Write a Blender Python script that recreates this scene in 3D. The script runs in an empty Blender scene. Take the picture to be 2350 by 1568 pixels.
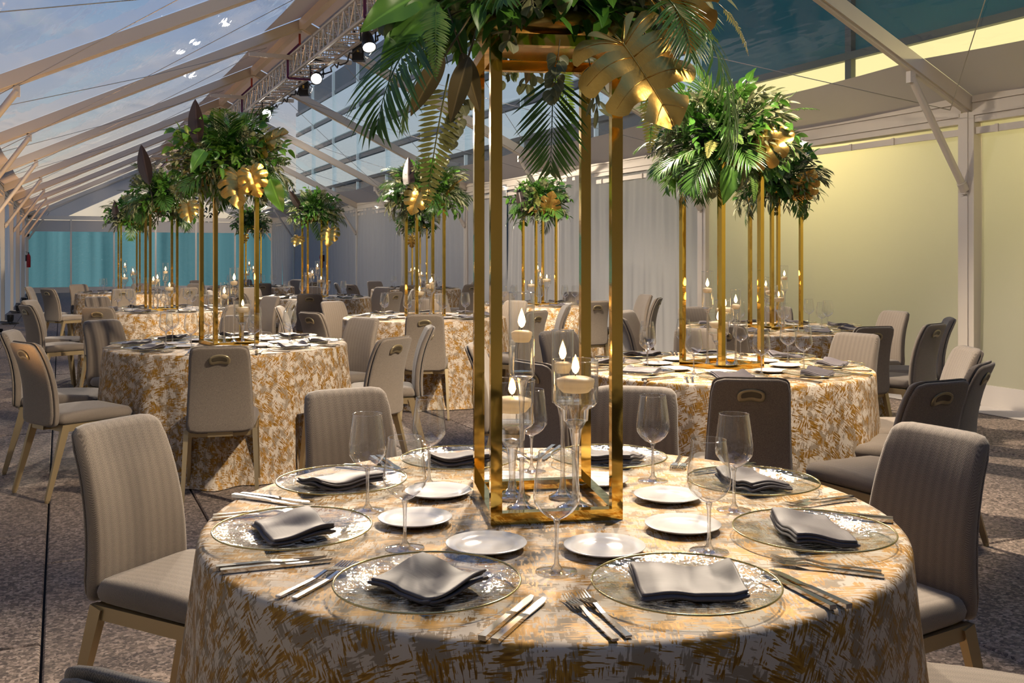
import bpy, bmesh, math, random
from mathutils import Vector, Matrix, Euler
PI = math.pi
# ------------------------------------------------------------------ camera, world, exposure
COL = bpy.context.scene.collection
SC = bpy.context.scene
FPX, CX, HY, HC = 2267.0, 1175.0, 585.0, 1.352      # focal length, principal x, horizon y (px of 2350x1568), eye height
A = math.radians(24.54)                              # camera yaw against the tent's long axis (world Y)
FW = Vector((math.sin(A), math.cos(A), 0)); RT = Vector((math.cos(A), -math.sin(A), 0))
cam_d = bpy.data.cameras.new('camera'); cam = bpy.data.objects.new('camera', cam_d); COL.objects.link(cam)
cam.location = (0, 0, HC); cam.rotation_euler = (PI/2, 0, -A)
cam_d.sensor_width = 36; cam_d.lens = 36*FPX/2350; cam_d.shift_y = -(784-HY)/2350
cam_d.clip_start = .05; cam_d.clip_end = 300
SC.camera = cam
SC.view_settings.view_transform = 'Standard'; SC.view_settings.look = 'None'
SC.view_settings.gamma = 1; SC.view_settings.use_curve_mapping = False
SC.view_settings.exposure = 0.0
cy = SC.cycles
cy.max_bounces = 7; cy.diffuse_bounces = 3; cy.glossy_bounces = 3; cy.transmission_bounces = 6
cy.transparent_max_bounces = 24; cy.caustics_reflective = False; cy.caustics_refractive = False
cy.sample_clamp_indirect = 3.0; cy.sample_clamp_direct = 0; cy.use_denoising = True
cy.use_adaptive_sampling = True; cy.adaptive_threshold = 0.11; cy.adaptive_min_samples = 16

SPOT_POWER = 2400.0
SPOT_COLOR = (1.0, .83, .63)
FLAME_STRENGTH = 22.0
CANDLE_POWER = .55
UP_POWER = 300.0
WASH_POWER = 360.0
FLOOD_POWER = 200.0
SKY_STRENGTH = .80

def C(l, d, z=0.0): return RT*l + FW*d + Vector((0, 0, z))
def PX(px, py, d): return C((px-CX)/FPX*d, d, HC-(py-HY)/FPX*d)

# ------------------------------------------------------------------ node helpers
class NT:
    def __init__(s, nt): s.t = nt; s.n = nt.nodes; s.l = nt.links
    def new(s, kind, **kw):
        x = s.n.new(kind)
        for k, v in kw.items(): setattr(x, k, v)
        return x
    def put(s, node, name, v):
        sock = node.inputs[name]
        if hasattr(v, 'node'): s.l.new(v, sock)
        else: sock.default_value = v
    def math(s, op, a, b=None, c=None, clamp=False):
        n = s.new('ShaderNodeMath', operation=op); n.use_clamp = clamp
        for i, v in enumerate((a, b, c)):
            if v is not None: s.put(n, i, v)
        return n.outputs[0]
    def mix(s, f, a, b):
        n = s.new('ShaderNodeMix', data_type='RGBA'); s.put(n, 0, f)
        s.put(n, 6, a if hasattr(a, 'node') else (*a[:3], 1)); s.put(n, 7, b if hasattr(b, 'node') else (*b[:3], 1))
        return n.outputs[2]
    def noise(s, vec, scale, detail=2, rough=.5):
        n = s.new('ShaderNodeTexNoise'); n.inputs['Scale'].default_value = scale
        n.inputs['Detail'].default_value = detail; n.inputs['Roughness'].default_value = rough
        if vec is not None: s.l.new(vec, n.inputs['Vector'])
        return n.outputs['Fac']
    def scale(s, vec, v):
        n = s.new('ShaderNodeMapping'); s.l.new(vec, n.inputs['Vector']); n.inputs['Scale'].default_value = v
        return n.outputs['Vector']
    def ramp(s, fac, pts):
        n = s.new('ShaderNodeValToRGB'); s.put(n, 0, fac)
        e = n.color_ramp.elements
        while len(e) < len(pts): e.new(0)
        for i, (p, c) in enumerate(pts): e[i].position = p; e[i].color = (*c[:3], 1)
        return n.outputs[0]
    def bump(s, h, strength, dist):
        n = s.new('ShaderNodeBump'); s.put(n, 'Height', h); n.inputs['Strength'].default_value = strength
        n.inputs['Distance'].default_value = dist
        return n.outputs[0]
    def coord(s, k='Object'): return s.new('ShaderNodeTexCoord').outputs[k]
MATS = {}
def mat(name, fn):
    m = bpy.data.materials.new(name); m.use_nodes = True
    t = NT(m.node_tree); t.n.clear()
    o = t.new('ShaderNodeOutputMaterial'); s = fn(t); t.l.new(s, o.inputs['Surface'])
    MATS[name] = m; return m
def principled(t, color=(.8, .8, .8), rough=.5, metal=0.0, **kw):
    p = t.new('ShaderNodeBsdfPrincipled')
    t.put(p, 'Base Color', color if hasattr(color, 'node') else (*color[:3], 1))
    t.put(p, 'Roughness', rough); t.put(p, 'Metallic', metal)
    for k, v in kw.items():
        t.put(p, k.replace('_', ' '), v)
    return p.outputs[0]
def simple(name, color, rough=.5, metal=0.0, **kw):
    return mat(name, lambda t: principled(t, color, rough, metal, **kw))
def emissive(name, color, strength):
    def f(t):
        e = t.new('ShaderNodeEmission'); e.inputs[0].default_value = (*color, 1); e.inputs[1].default_value = strength
        return e.outputs[0]
    return mat(name, f)
def mixsh(t, f, a, b):
    n = t.new('ShaderNodeMixShader'); t.put(n, 0, f); t.l.new(a, n.inputs[1]); t.l.new(b, n.inputs[2]); return n.outputs[0]

# world: dusk sky, cream at the horizon, blue above, streaked cloud
w = bpy.data.worlds.new('dusk_sky'); SC.world = w; w.use_nodes = True
w.cycles.sampling_method = 'MANUAL'; w.cycles.sample_map_resolution = 256
t = NT(w.node_tree); t.n.clear()
out = t.new('ShaderNodeOutputWorld'); bg = t.new('ShaderNodeBackground')
g = t.coord('Generated'); sep = t.new('ShaderNodeSeparateXYZ'); t.l.new(g, sep.inputs[0])
base = t.ramp(t.math('MULTIPLY_ADD', sep.outputs[2], .5, .5),
              [(.46, (.12, .11, .10)), (.5, (1.0, .76, .48)), (.53, (.95, .82, .64)), (.575, (.56, .62, .74)), (.635, (.30, .46, .78)), (.76, (.13, .29, .66)), (1, (.10, .22, .55))])
zz = t.math('MAXIMUM', sep.outputs[2], .06)
cmb = t.new('ShaderNodeCombineXYZ')
t.l.new(t.math('DIVIDE', sep.outputs[0], zz), cmb.inputs[0]); t.l.new(t.math('DIVIDE', sep.outputs[1], zz), cmb.inputs[1])
cl = t.noise(t.scale(cmb.outputs[0], (1.1, .42, 1)), 1.9, 3, .58)
cl = t.ramp(cl, [(.47, (0, 0, 0)), (.72, (1, 1, 1))])
cl2 = t.noise(t.scale(cmb.outputs[0], (1.3, .6, 1)), 3.1, 2, .6)
dark = t.ramp(cl2, [(.45, (.90, .80, .76)), (.62, (.36, .40, .50))])
sky = t.mix(t.math('MULTIPLY', cl, .48), base, dark)
t.l.new(sky, bg.inputs[0]); bg.inputs[1].default_value = SKY_STRENGTH
t.l.new(bg.outputs[0], out.inputs[0])

# ------------------------------------------------------------------ materials
def m_fabric(t):
    o = t.coord(); s = t.new('ShaderNodeSeparateXYZ'); t.l.new(o, s.inputs[0])
    x = s.outputs[0]; v = t.math('ADD', s.outputs[1], s.outputs[2])
    pp = t.math('PINGPONG', x, .0070)
    st = t.math('SINE', t.math('MULTIPLY', t.math('MULTIPLY_ADD', pp, 1.15, v), 2*PI/.0046))
    st = t.math('MULTIPLY_ADD', st, .5, .5)
    colm = t.math('SINE', t.math('MULTIPLY', x, 2*PI/.028)); colm = t.math('MULTIPLY_ADD', colm, .5, .5)  # lighter and darker columns: sheen of the weave painted into the colour
    fine = t.noise(o, 420, 0)
    f = t.math('ADD', t.math('MULTIPLY', st, .55), t.math('ADD', t.math('MULTIPLY', fine, .3), t.math('MULTIPLY', colm, .13)))
    c = t.ramp(f, [(.1, (.080, .062, .046)), (.95, (.255, .205, .157))])
    return principled(t, c, .82, 0, Sheen_Weight=.25, Sheen_Roughness=.5, Normal=t.bump(st, .25, .001))
mat('chair_fabric', m_fabric)
def m_fabric_back(t):
    o = t.coord(); fine = t.noise(o, 500, 0)
    c = t.ramp(fine, [(.3, (.115, .091, .069)), (.7, (.21, .17, .13))])
    return principled(t, c, .85, 0, Sheen_Weight=.25, Sheen_Roughness=.5)
mat('chair_back_fabric', m_fabric_back)
simple('chair_metal', (.40, .31, .175), .38, .75)
simple('chair_handle', (.33, .27, .16), .32, .6)
simple('handle_recess', (.10, .08, .05), .5, .4)
def m_goldmirror(t):
    o = t.coord(); n = t.noise(o, 9, 2)
    return principled(t, (.93, .60, .13), .07, 1.0, Normal=t.bump(n, .06, .02))
mat('gold_mirror', m_goldmirror)
def m_goldleaf(t):
    uv = t.coord('UV'); n = t.noise(t.scale(uv, (40, 6, 1)), 6, 3)
    c = t.mix(n, (.52, .31, .065), (.74, .48, .13))
    return principled(t, c, .24, .95, Normal=t.bump(n, .15, .004))
mat('gold_leaf_paint', m_goldleaf)
def m_cloth(t):
    uv = t.coord('UV')
    wob = t.new('ShaderNodeTexNoise'); wob.inputs['Scale'].default_value = 9; t.l.new(uv, wob.inputs['Vector'])
    vm = t.new('ShaderNodeVectorMath', operation='SCALE'); t.l.new(wob.outputs['Color'], vm.inputs[0]); vm.inputs['Scale'].default_value = .006
    va = t.new('ShaderNodeVectorMath', operation='ADD'); t.l.new(uv, va.inputs[0]); t.l.new(vm.outputs[0], va.inputs[1]); p = va.outputs[0]
    sh = t.noise(t.scale(p, (26, 190, 1)), 1, 2, .6)
    sv = t.noise(t.scale(p, (190, 30, 1)), 1, 2, .6)
    sel = t.ramp(t.noise(t.scale(p, (12, 12, 1)), 1, 1), [(.49, (0, 0, 0)), (.56, (1, 1, 1))])
    st = t.mix(sel, sh, sv)
    dens = t.noise(t.scale(p, (13, 20, 1)), 1, 2, .65)
    g = t.math('ADD', t.math('MULTIPLY', st, .95), t.math('MULTIPLY', dens, .75))
    gold = t.ramp(g, [(.868, (0, 0, 0)), (.884, (1, 1, 1))])
    d2 = t.noise(t.scale(p, (19, 16, 3)), 1, 1, .6)
    st2 = t.mix(sel, sv, sh)
    g2 = t.math('ADD', t.math('MULTIPLY', st2, .6), t.math('MULTIPLY', d2, .8))
    tau = t.ramp(g2, [(.71, (0, 0, 0)), (.74, (1, 1, 1))])
    ivory = t.mix(tau, (.55, .475, .385), (.285, .225, .158))
    shade = t.ramp(st, [(.45, (.39, .205, .032)), (.70, (.165, .078, .011))])
    col = t.mix(gold, ivory, shade)
    ru = t.math('MULTIPLY_ADD', gold, -.22, .75)
    rib = t.math('SINE', t.math('MULTIPLY', t.math('ADD', st, g), 60))
    h = t.math('ADD', t.math('MULTIPLY', gold, .6), t.math('MULTIPLY', rib, .12))
    return principled(t, col, ru, t.math('MULTIPLY', gold, .25), Specular_IOR_Level=.25)
mat('table_cloth', m_cloth)
def m_napkin(t):
    o = t.coord(); n = t.noise(t.scale(o, (30, 900, 30)), 1, 2)
    c = t.mix(n, (.058, .050, .055), (.105, .092, .100))
    return principled(t, c, .5, .0, Sheen_Weight=.06, Specular_IOR_Level=.3, Normal=t.bump(n, .12, .001))
mat('napkin_satin', m_napkin)
simple('porcelain', (.80, .77, .745), .16, 0, Coat_Weight=.3)
simple('steel', (.62, .60, .58), .14, 1.0)
def m_thin(t, tint=(.985, .985, .985), edge=.75, base=.035, pw=2.6, rough=0.0, bump=None):
    tr = t.new('ShaderNodeBsdfTransparent'); tr.inputs[0].default_value = (*tint, 1)
    gl = t.new('ShaderNodeBsdfGlossy'); gl.inputs['Roughness'].default_value = rough; gl.inputs['Color'].default_value = (1, 1, 1, 1)
    lw = t.new('ShaderNodeLayerWeight'); lw.inputs[0].default_value = .5
    if bump is not None: t.l.new(bump, gl.inputs['Normal'])
    f = t.math('MULTIPLY_ADD', t.math('POWER', lw.outputs['Facing'], pw), edge, base)
    return mixsh(t, f, tr.outputs[0], gl.outputs[0])
mat('thin_glass', lambda t: m_thin(t, (.975, .98, .975), 1.0, .055, 2.0))
def m_charger(t):
    o = t.coord(); n = t.noise(t.scale(o, (1, 1, 1)), 34, 3, .6)
    b = t.bump(n, .5, .01)
    a = m_thin(t, (.90, .92, .90), .55, .10, 2.0, .06, b)
    sw = t.ramp(n, [(.48, (0, 0, 0)), (.66, (1, 1, 1))])
    p = principled(t, (.62, .62, .57), .12, 0.0, Normal=b)
    return mixsh(t, t.math('MULTIPLY', sw, .22), a, p)
mat('charger_glass', m_charger)
simple('charger_rim', (.50, .42, .20), .18, .9)
def m_solid(t, ior=1.46, c=(1, 1, 1)):
    g = t.new('ShaderNodeBsdfGlass'); g.inputs['IOR'].default_value = ior; g.inputs['Roughness'].default_value = 0
    g.inputs['Color'].default_value = (*c, 1); return g.outputs[0]
def m_clear_solid(t):
    return mixsh(t, .55, m_solid(t), m_thin(t, (.985, .985, .985), .9, .05, 2.0))
mat('solid_glass', m_clear_solid)
mat('water', lambda t: m_thin(t, (.985, .985, .98), .75, .03, 2.5))
def m_wax(t):
    p = principled(t, (.93, .84, .70), .4); l = t.new('ShaderNodeBsdfTranslucent'); l.inputs[0].default_value = (.97, .84, .62, 1)
    return mixsh(t, .62, p, l.outputs[0])
mat('wax', m_wax)
simple('wick', (.03, .025, .02), .9)
emissive('flame', (1.0, .56, .18), FLAME_STRENGTH).cycles.emission_sampling = 'NONE'
def leaf_mat(name, c1, c2, rough=.38, trans=.25, edge=None, vein=True):
    def f(t):
        uv = t.coord('UV'); s = t.new('ShaderNodeSeparateXYZ'); t.l.new(uv, s.inputs[0])
        oi = t.new('ShaderNodeObjectInfo')
        c = t.mix(t.math('ADD', t.math('MULTIPLY', oi.outputs['Random'], .8), t.math('MULTIPLY', s.outputs[1], .2), clamp=True), c1, c2)
        ax = t.math('ABSOLUTE', t.math('SUBTRACT', s.outputs[0], .5))
        if vein:
            vn = t.ramp(ax, [(.02, (1, 1, 1)), (.05, (0, 0, 0))])
            c = t.mix(t.math('MULTIPLY', vn, .35), c, tuple(min(1, k*2.2+.02) for k in c2))
        if edge: c = t.mix(t.ramp(ax, [(.27, (0, 0, 0)), (.36, (1, 1, 1))]), c, edge)
        p = principled(t, c, rough, 0, Specular_IOR_Level=.45)
        tl = t.new('ShaderNodeBsdfTranslucent'); t.l.new(c, tl.inputs[0])
        return mixsh(t, trans, p, tl.outputs[0])
    return mat(name, f)
leaf_mat('leaf_green', (.022, .085, .012), (.085, .22, .025))
leaf_mat('leaf_bright', (.045, .14, .014), (.12, .26, .032))
leaf_mat('leaf_palm', (.022, .065, .012), (.075, .17, .025), .3, .2, None, False)
leaf_mat('leaf_fern', (.05, .12, .018), (.15, .24, .035), .5, .25, None, False)
leaf_mat('leaf_fern_gold', (.16, .17, .04), (.27, .25, .07), .5, .25, None, False)
leaf_mat('leaf_olive', (.11, .125, .055), (.24, .24, .12), .5, .2)
leaf_mat('leaf_variegated', (.06, .11, .035), (.12, .17, .06), .5, .2, (.40, .42, .25), False)
leaf_mat('leaf_dark', (.010, .0065, .006), (.024, .014, .011), .33, .08)
leaf_mat('leaf_bronze', (.10, .075, .028), (.20, .14, .05), .4, .15)
simple('twig', (.07, .06, .03), .7)
def m_film(t):
    o = t.coord(); n = t.noise(t.scale(o, (2.2, .55, 2.2)), 2.2, 2, .6)
    return m_thin(t, (.93, .945, .95), .30, .035, 2.2, .05, t.bump(n, .14, .08))
mat('clear_film', m_film)
def m_fabricwall(t, c=(.66, .635, .60), tr=.5):
    o = t.coord(); n = t.noise(t.scale(o, (1, 1, .25)), 3, 1); b = t.bump(n, .3, .03)
    d = t.new('ShaderNodeBsdfDiffuse'); d.inputs[0].default_value = (*c, 1); t.l.new(b, d.inputs['Normal'])
    l = t.new('ShaderNodeBsdfTranslucent'); l.inputs[0].default_value = (*c, 1); t.l.new(b, l.inputs['Normal'])
    return mixsh(t, tr, d.outputs[0], l.outputs[0])
mat('wall_fabric', lambda t: m_fabricwall(t, (.86, .83, .72), .74))
mat('drape_fabric', lambda t: m_fabricwall(t, (.56, .55, .53), .3))
mat('white_vinyl', lambda t: m_fabricwall(t, (.62, .57, .52), .16))
simple('frame_paint', (.66, .585, .49), .38, .1)
simple('cable_steel', (.45, .42, .38), .4, .8)
def m_truss(t): return principled(t, (.62, .58, .53), .35, .85)
mat('truss_aluminium', m_truss)
simple('black_metal', (.012, .012, .013), .42, .3)
simple('black_cable', (.01, .01, .01), .6)
simple('label_yellow', (.55, .36, .06), .5)
emissive('lamp_lens', (1.0, .95, .88), 30.0).cycles.emission_sampling = 'NONE'
simple('strap_red', (.45, .05, .03), .7)
simple('strap_purple', (.13, .03, .12), .7)
simple('extinguisher_red', (.42, .015, .015), .3)
simple('white_plastic', (.75, .73, .70), .4)
def m_concrete(t):
    geo = t.new('ShaderNodeNewGeometry'); p = geo.outputs['Position']
    v = t.new('ShaderNodeTexVoronoi'); v.inputs['Scale'].default_value = 85; t.l.new(p, v.inputs['Vector'])
    hs = t.new('ShaderNodeSeparateColor'); t.l.new(v.outputs['Color'], hs.inputs[0])
    n = t.noise(p, 150, 1, .7); big = t.noise(p, 1.3, 2, .6)
    oi = t.new('ShaderNodeObjectInfo')
    f = t.math('ADD', t.math('MULTIPLY', hs.outputs[0], .62), t.math('MULTIPLY', n, .45))
    c = t.ramp(f, [(.2, (.052, .036, .027)), (.5, (.19, .138, .105)), (.75, (.40, .30, .235)), (.95, (.60, .48, .39))])
    c = t.mix(t.math('MULTIPLY_ADD', oi.outputs['Random'], .30, t.math('MULTIPLY', big, .35)), c, (.10, .085, .075))
    return principled(t, c, .8, 0)
mat('aggregate_concrete', m_concrete)
simple('joint_dark', (.015, .013, .012), .95)
simple('ground_outside', (.10, .10, .10), .9)
emissive('pane_lit', (.78, .67, .31), 1.55)
simple('pane_teal', (.018, .17, .175), .6, 0, Specular_IOR_Level=.1)
simple('pane_slate', (.05, .075, .085), .25, 0)
simple('pane_reflect', (.60, .68, .70), .12, .6, Emission_Color=(.40, .50, .53, 1), Emission_Strength=.42)  # emission added to brighten the far panes and mullions
simple('spandrel', (.10, .15, .16), .4)
simple('mullion', (.10, .11, .09), .5, .3)
def m_tealpane(t):
    geo = t.new('ShaderNodeNewGeometry'); s = t.scale(geo.outputs['Position'], (1.6, 1, .05))
    n = t.noise(s, 1, 3); e = t.new('ShaderNodeEmission')
    t.l.new(t.ramp(n, [(.35, (.05, .135, .155)), (.65, (.12, .27, .295))]), e.inputs[0]); e.inputs[1].default_value = 1.0
    return e.outputs[0]
mat('pane_teal_lit', m_tealpane)
simple('tree_foliage', (.02, .03, .015), .8)
simple('bark', (.05, .04, .03), .9)

# ------------------------------------------------------------------ mesh building
class MB:
    def __init__(s): s.v = []; s.f = []; s.uv = {}; s.mi = []; s.cur = 0
    def add(s, vs, fs, uvs=None):
        o = len(s.v); s.v += [tuple(p) for p in vs]
        for f in fs: s.f.append(tuple(i+o for i in f)); s.mi.append(s.cur)
        if uvs:
            for i, u in enumerate(uvs): s.uv[o+i] = u
        return o
    def box(s, c, d, rz=0):
        x, y, z = c; a, b, h = d[0]/2, d[1]/2, d[2]/2; co, si = math.cos(rz), math.sin(rz)
        vs = []
        for k in (-1, 1):
            for i, j in ((-1, -1), (1, -1), (1, 1), (-1, 1)):
                px, py = i*a, j*b; vs.append((x+px*co-py*si, y+px*si+py*co, z+k*h))
        s.add(vs, [(3, 2, 1, 0), (4, 5, 6, 7), (0, 1, 5, 4), (1, 2, 6, 5), (2, 3, 7, 6), (3, 0, 4, 7)])
    def bar(s, p, q, w, h, w2=None, h2=None, up=(0, 0, 1)):
        p, q = Vector(p), Vector(q); d = (q-p).normalized(); u = Vector(up)
        if abs(d.dot(u)) > .98: u = Vector((0, 1, 0))
        sx = d.cross(u).normalized(); sz = sx.cross(d)
        w2 = w if w2 is None else w2; h2 = h if h2 is None else h2
        vs = [p+sx*i*w/2+sz*j*h/2 for i, j in ((-1, -1), (1, -1), (1, 1), (-1, 1))] + [q+sx*i*w2/2+sz*j*h2/2 for i, j in ((-1, -1), (1, -1), (1, 1), (-1, 1))]
        s.add(vs, [(0, 1, 2, 3), (7, 6, 5, 4), (4, 5, 1, 0), (5, 6, 2, 1), (6, 7, 3, 2), (7, 4, 0, 3)])
    def tube(s, path, r, n=6, cap=True):
        path = [Vector(p) for p in path]; rs = r if isinstance(r, (list, tuple)) else [r]*len(path)
        o = len(s.v); vs = []; prev = None
        for i, p in enumerate(path):
            d = (path[min(i+1, len(path)-1)]-path[max(i-1, 0)]).normalized()
            if prev is None:
                u = Vector((0, 0, 1)) if abs(d.z) < .9 else Vector((1, 0, 0))
                x = d.cross(u).normalized()
            else: x = (prev-d*prev.dot(d)).normalized()
            prev = x; y = d.cross(x)
            vs += [p+(x*math.cos(2*PI*k/n)+y*math.sin(2*PI*k/n))*rs[i] for k in range(n)]
        fs = []
        for i in range(len(path)-1):
            for k in range(n):
                a, b = i*n+k, i*n+(k+1) % n; fs.append((a, b, b+n, a+n))
        if cap: fs += [tuple(reversed(range(n))), tuple(range((len(path)-1)*n, len(path)*n))]
        s.add(vs, fs)
    def lathe(s, prof, n=32, c=(0, 0, 0)):
        vs = []; fs = []; rings = []
        for r, z in prof:
            if r < 1e-6: rings.append([len(vs)]); vs.append((c[0], c[1], c[2]+z))
            else:
                rings.append(list(range(len(vs), len(vs)+n)))
                vs += [(c[0]+r*math.cos(2*PI*k/n), c[1]+r*math.sin(2*PI*k/n), c[2]+z) for k in range(n)]
        for a, b in zip(rings, rings[1:]):
            for k in range(n):
                k2 = (k+1) % n
                if len(a) == 1 and len(b) == 1: continue
                if len(a) == 1: fs.append((a[0], b[k2], b[k]))
                elif len(b) == 1: fs.append((a[k], a[k2], b[0]))
                else: fs.append((a[k], a[k2], b[k2], b[k]))
        s.add(vs, fs)
    def pillow(s, a, c, R, T, rr, fn, n1=8, n2=8, Tb=None):
        """cushion: outline half sizes a (u) and c (v), corner radius R, half thickness T, edge rounding rr; fn maps (u, w, v)"""
        Tb = T if Tb is None else Tb
        def lines(h, n):
            e = [0, .12*rr, .35*rr, .65*rr, rr]; inner = h-rr
            pos = [-h+x for x in e]+[-inner+2*inner*i/n for i in range(1, n)]+[h-x for x in reversed(e)]
            return pos
        U, V = lines(a, n1), lines(c, n2); nu, nv = len(U), len(V); vs = []; idx = {}
        for side in (1, -1):
            for i, u in enumerate(U):
                for j, v in enumerate(V):
                    dist = min(a-abs(u), c-abs(v))
                    if dist < 1e-9 and side == -1: idx[(side, i, j)] = idx[(1, i, j)]; continue
                    q = 1-min(dist/rr, 1); h = math.sqrt(max(0, 1-q*q))*(T if side > 0 else Tb)
                    x, z = u, v
                    iu = max(-(a-R), min(a-R, u)); iv = max(-(c-R), min(c-R, v)); du, dv = u-iu, v-iv
                    L = math.hypot(du, dv)
                    if L > 1e-9: k = max(abs(du), abs(dv))/L; x = iu+du*k; z = iv+dv*k
                    idx[(side, i, j)] = len(vs); vs.append(fn(x, side*h, z))
        fs = []
        for side in (1, -1):
            for i in range(nu-1):
                for j in range(nv-1):
                    f = [idx[(side, i, j)], idx[(side, i+1, j)], idx[(side, i+1, j+1)], idx[(side, i, j+1)]]
                    fs.append(tuple(f if side < 0 else reversed(f)))
        s.add(vs, fs)
    def mesh(s, name, mats, smooth=True):
        m = bpy.data.meshes.new(name); m.from_pydata(s.v, [], s.f)
        for k in (mats if isinstance(mats, (list, tuple)) else [mats]): m.materials.append(MATS[k])
        if s.uv:
            l = m.uv_layers.new(name='UVMap')
            for lp in m.loops: l.data[lp.index].uv = s.uv.get(lp.vertex_index, (0, 0))
        if any(s.mi): m.polygons.foreach_set('material_index', s.mi)
        m.polygons.foreach_set('use_smooth', [bool(smooth)]*len(m.polygons))
        if smooth == 'auto': m.set_sharp_from_angle(angle=math.radians(38))
        m.update(); return m
def obj(name, mesh, parent=None, loc=None, rz=0):
    o = bpy.data.objects.new(name, mesh); COL.objects.link(o)
    if parent: o.parent = parent
    if loc is not None: o.location = loc
    if rz: o.rotation_euler = (0, 0, rz)
    return o
def tag(o, label=None, cat=None, group=None, kind=None):
    if label: o['label'] = label
    if cat: o['category'] = cat
    if group: o['group'] = group
    if kind: o['kind'] = kind
    return o
def thing(name, label, cat, loc=(0, 0, 0), rz=0, group=None, kind=None):
    o = obj(name, None, None, loc, rz); o.empty_display_size = .1
    return tag(o, label, cat, group, kind)
KIDS = {}
def part(name, mesh, parent, loc=None, rz=0):
    o = obj(name, mesh, parent, loc, rz); KIDS.setdefault(parent.name, []).append(o); return o
def dup(o, loc, rz, label, group, parent=None):
    c = o.copy(); COL.objects.link(c); c.parent = parent
    if parent is None:
        c.location = loc; c.rotation_euler = (0, 0, rz); tag(c, label, None, group)
    for k in KIDS.get(o.name, []): dup(k, None, 0, None, None, c)
    return c

# ------------------------------------------------------------------ the tent: floor
XL, XR, XM, ZE, ZM = -1.1, 7.45, 3.2, 2.67, 4.73
YF = [-5.71+4.03*k for k in range(12)]        # frames
Y0, Y1 = -1.68, YF[11]
fm = MB(); fm.box(((XL+XR)/2, 17, -.05), (XR-XL+2.4, 52, .06))
floor = tag(obj('floor', fm.mesh('floor', 'joint_dark', False)), 'exposed aggregate concrete slab floor with dark joints', 'floor', kind='structure')
def slab_mesh(w, h, name):
    m = MB(); b = .006
    vs = [(-w/2, -h/2, -.03), (w/2, -h/2, -.03), (w/2, h/2, -.03), (-w/2, h/2, -.03), (-w/2, -h/2, -b), (w/2, -h/2, -b), (w/2, h/2, -b), (-w/2, h/2, -b),
          (-w/2+b, -h/2+b, 0), (w/2-b, -h/2+b, 0), (w/2-b, h/2-b, 0), (-w/2+b, h/2-b, 0)]
    fs = [(8, 9, 10, 11)]
    for k in range(4): fs += [(k, (k+1) % 4, 4+(k+1) % 4, 4+k), (4+k, 4+(k+1) % 4, 8+(k+1) % 4, 8+k)]
    m.add(vs, fs); return m
SW, SH = .74, 1.5
sm = slab_mesh(SW-.009, SH-.009, 's').mesh('slab', 'aggregate_concrete', False)
rnd = random.Random(3); far = MB()
for i in range(-4, 13):
    x = -.06+SW*(i+.5); off = .52 if i < 0 else 0
    for j in range(-2, 29):
        y = 3.28-1.5+SH*(j+.5)-1.5+off
        if j < 13 and -2 <= i <= 11:
            o = obj('slab', sm, floor, (x, y, rnd.uniform(-.0015, .0015)))
        else:
            q = slab_mesh(SW-.009, SH-.009, 'f'); far.add([(a+x, b+y, c) for a, b, c in q.v], q.f)
tag(obj('far_slabs', far.mesh('far_slabs', 'aggregate_concrete', False), floor), kind='stuff')
gm = MB(); gm.box((4, 20, -.13), (160, 160, .06))
tag(obj('ground', gm.mesh('ground', 'ground_outside', False)), 'dark ground outside the tent', 'ground', kind='structure')

# ------------------------------------------------------------------ tent frame
frame = tag(obj('trim_1', None), 'cream aluminium tent frame of posts, rafters and eave beams', 'tent frame', kind='structure')
def rz_at(x): return ZE+(ZM-ZE)*(1-abs(x-XM)/((XR-XM) if x > XM else (XM-XL)))
pm = MB(); pm.box((0, 0, ZE/2-.02), (.11, .17, ZE-.04)); pm.box((-.058, 0, ZE/2), (.012, .05, ZE-.06)); pm.box((.058, 0, ZE/2), (.012, .05, ZE-.06)); pm.box((0, 0, .01), (.26, .24, .02))
post_me = pm.mesh('post', 'frame_paint', False)
def rafter_me(side):
    m = MB(); xe = XR if side > 0 else XL
    p, q = Vector((xe, 0, ZE+.02)), Vector((XM, 0, ZM))
    m.bar(p, q, .10, .125, up=(0, 0, 1)); n = Vector((0, 0, -.074))
    m.bar(p+n, q+n, .05, .03, up=(0, 0, 1))
    return m.mesh('rafter', 'frame_paint', False)
raf = {s: rafter_me(s) for s in (-1, 1)}
def brace_me(side):
    m = MB(); xe = XR-.08 if side > 0 else XL+.08; xr = XR-.72 if side > 0 else XL+.72
    a, b = Vector((xe, 0, 1.95)), Vector((xr, 0, rz_at(xr)-.12))
    m.tube([a, b], .033, 10); m.tube([a+(b-a)*-.02, a+(b-a)*.05], .042, 10)
    m.box(a+Vector((.02*side, 0, -.01)), (.07, .05, .09)); m.box(b, (.06, .05, .10))
    return m.mesh('knee_brace', 'frame_paint', 'auto')
br = {s: brace_me(s) for s in (-1, 1)}
rb = MB(); rb.bar((XM-.75, 0, rz_at(XM-.75)-.14), (XM+.75, 0, rz_at(XM+.75)-.14), .06, .06); rb_me = rb.mesh('collar_tie', 'frame_paint', False)
for y in YF:
    for s in (-1, 1):
        obj('post', post_me, frame, (XR if s > 0 else XL, y, 0))
        obj('rafter', raf[s], frame, (0, y, 0)); obj('knee_brace', br[s], frame, (0, y, 0))
    obj('collar_tie', rb_me, frame, (0, y, 0))
L = 4.03
def beam_me(x, z, w, h, lip=True):
    m = MB(); m.box((x, L/2, z), (w, L-.12, h)); s = -1 if x > XM else 1
    if lip:
        m.box((x+s*(w/2+.008), L/2, z-h*.18), (.016, L-.14, .03)); m.box((x+s*(w/2+.008), L/2, z+h*.28), (.016, L-.14, .02))
    return m.mesh('eave_beam', 'frame_paint', False)
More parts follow.
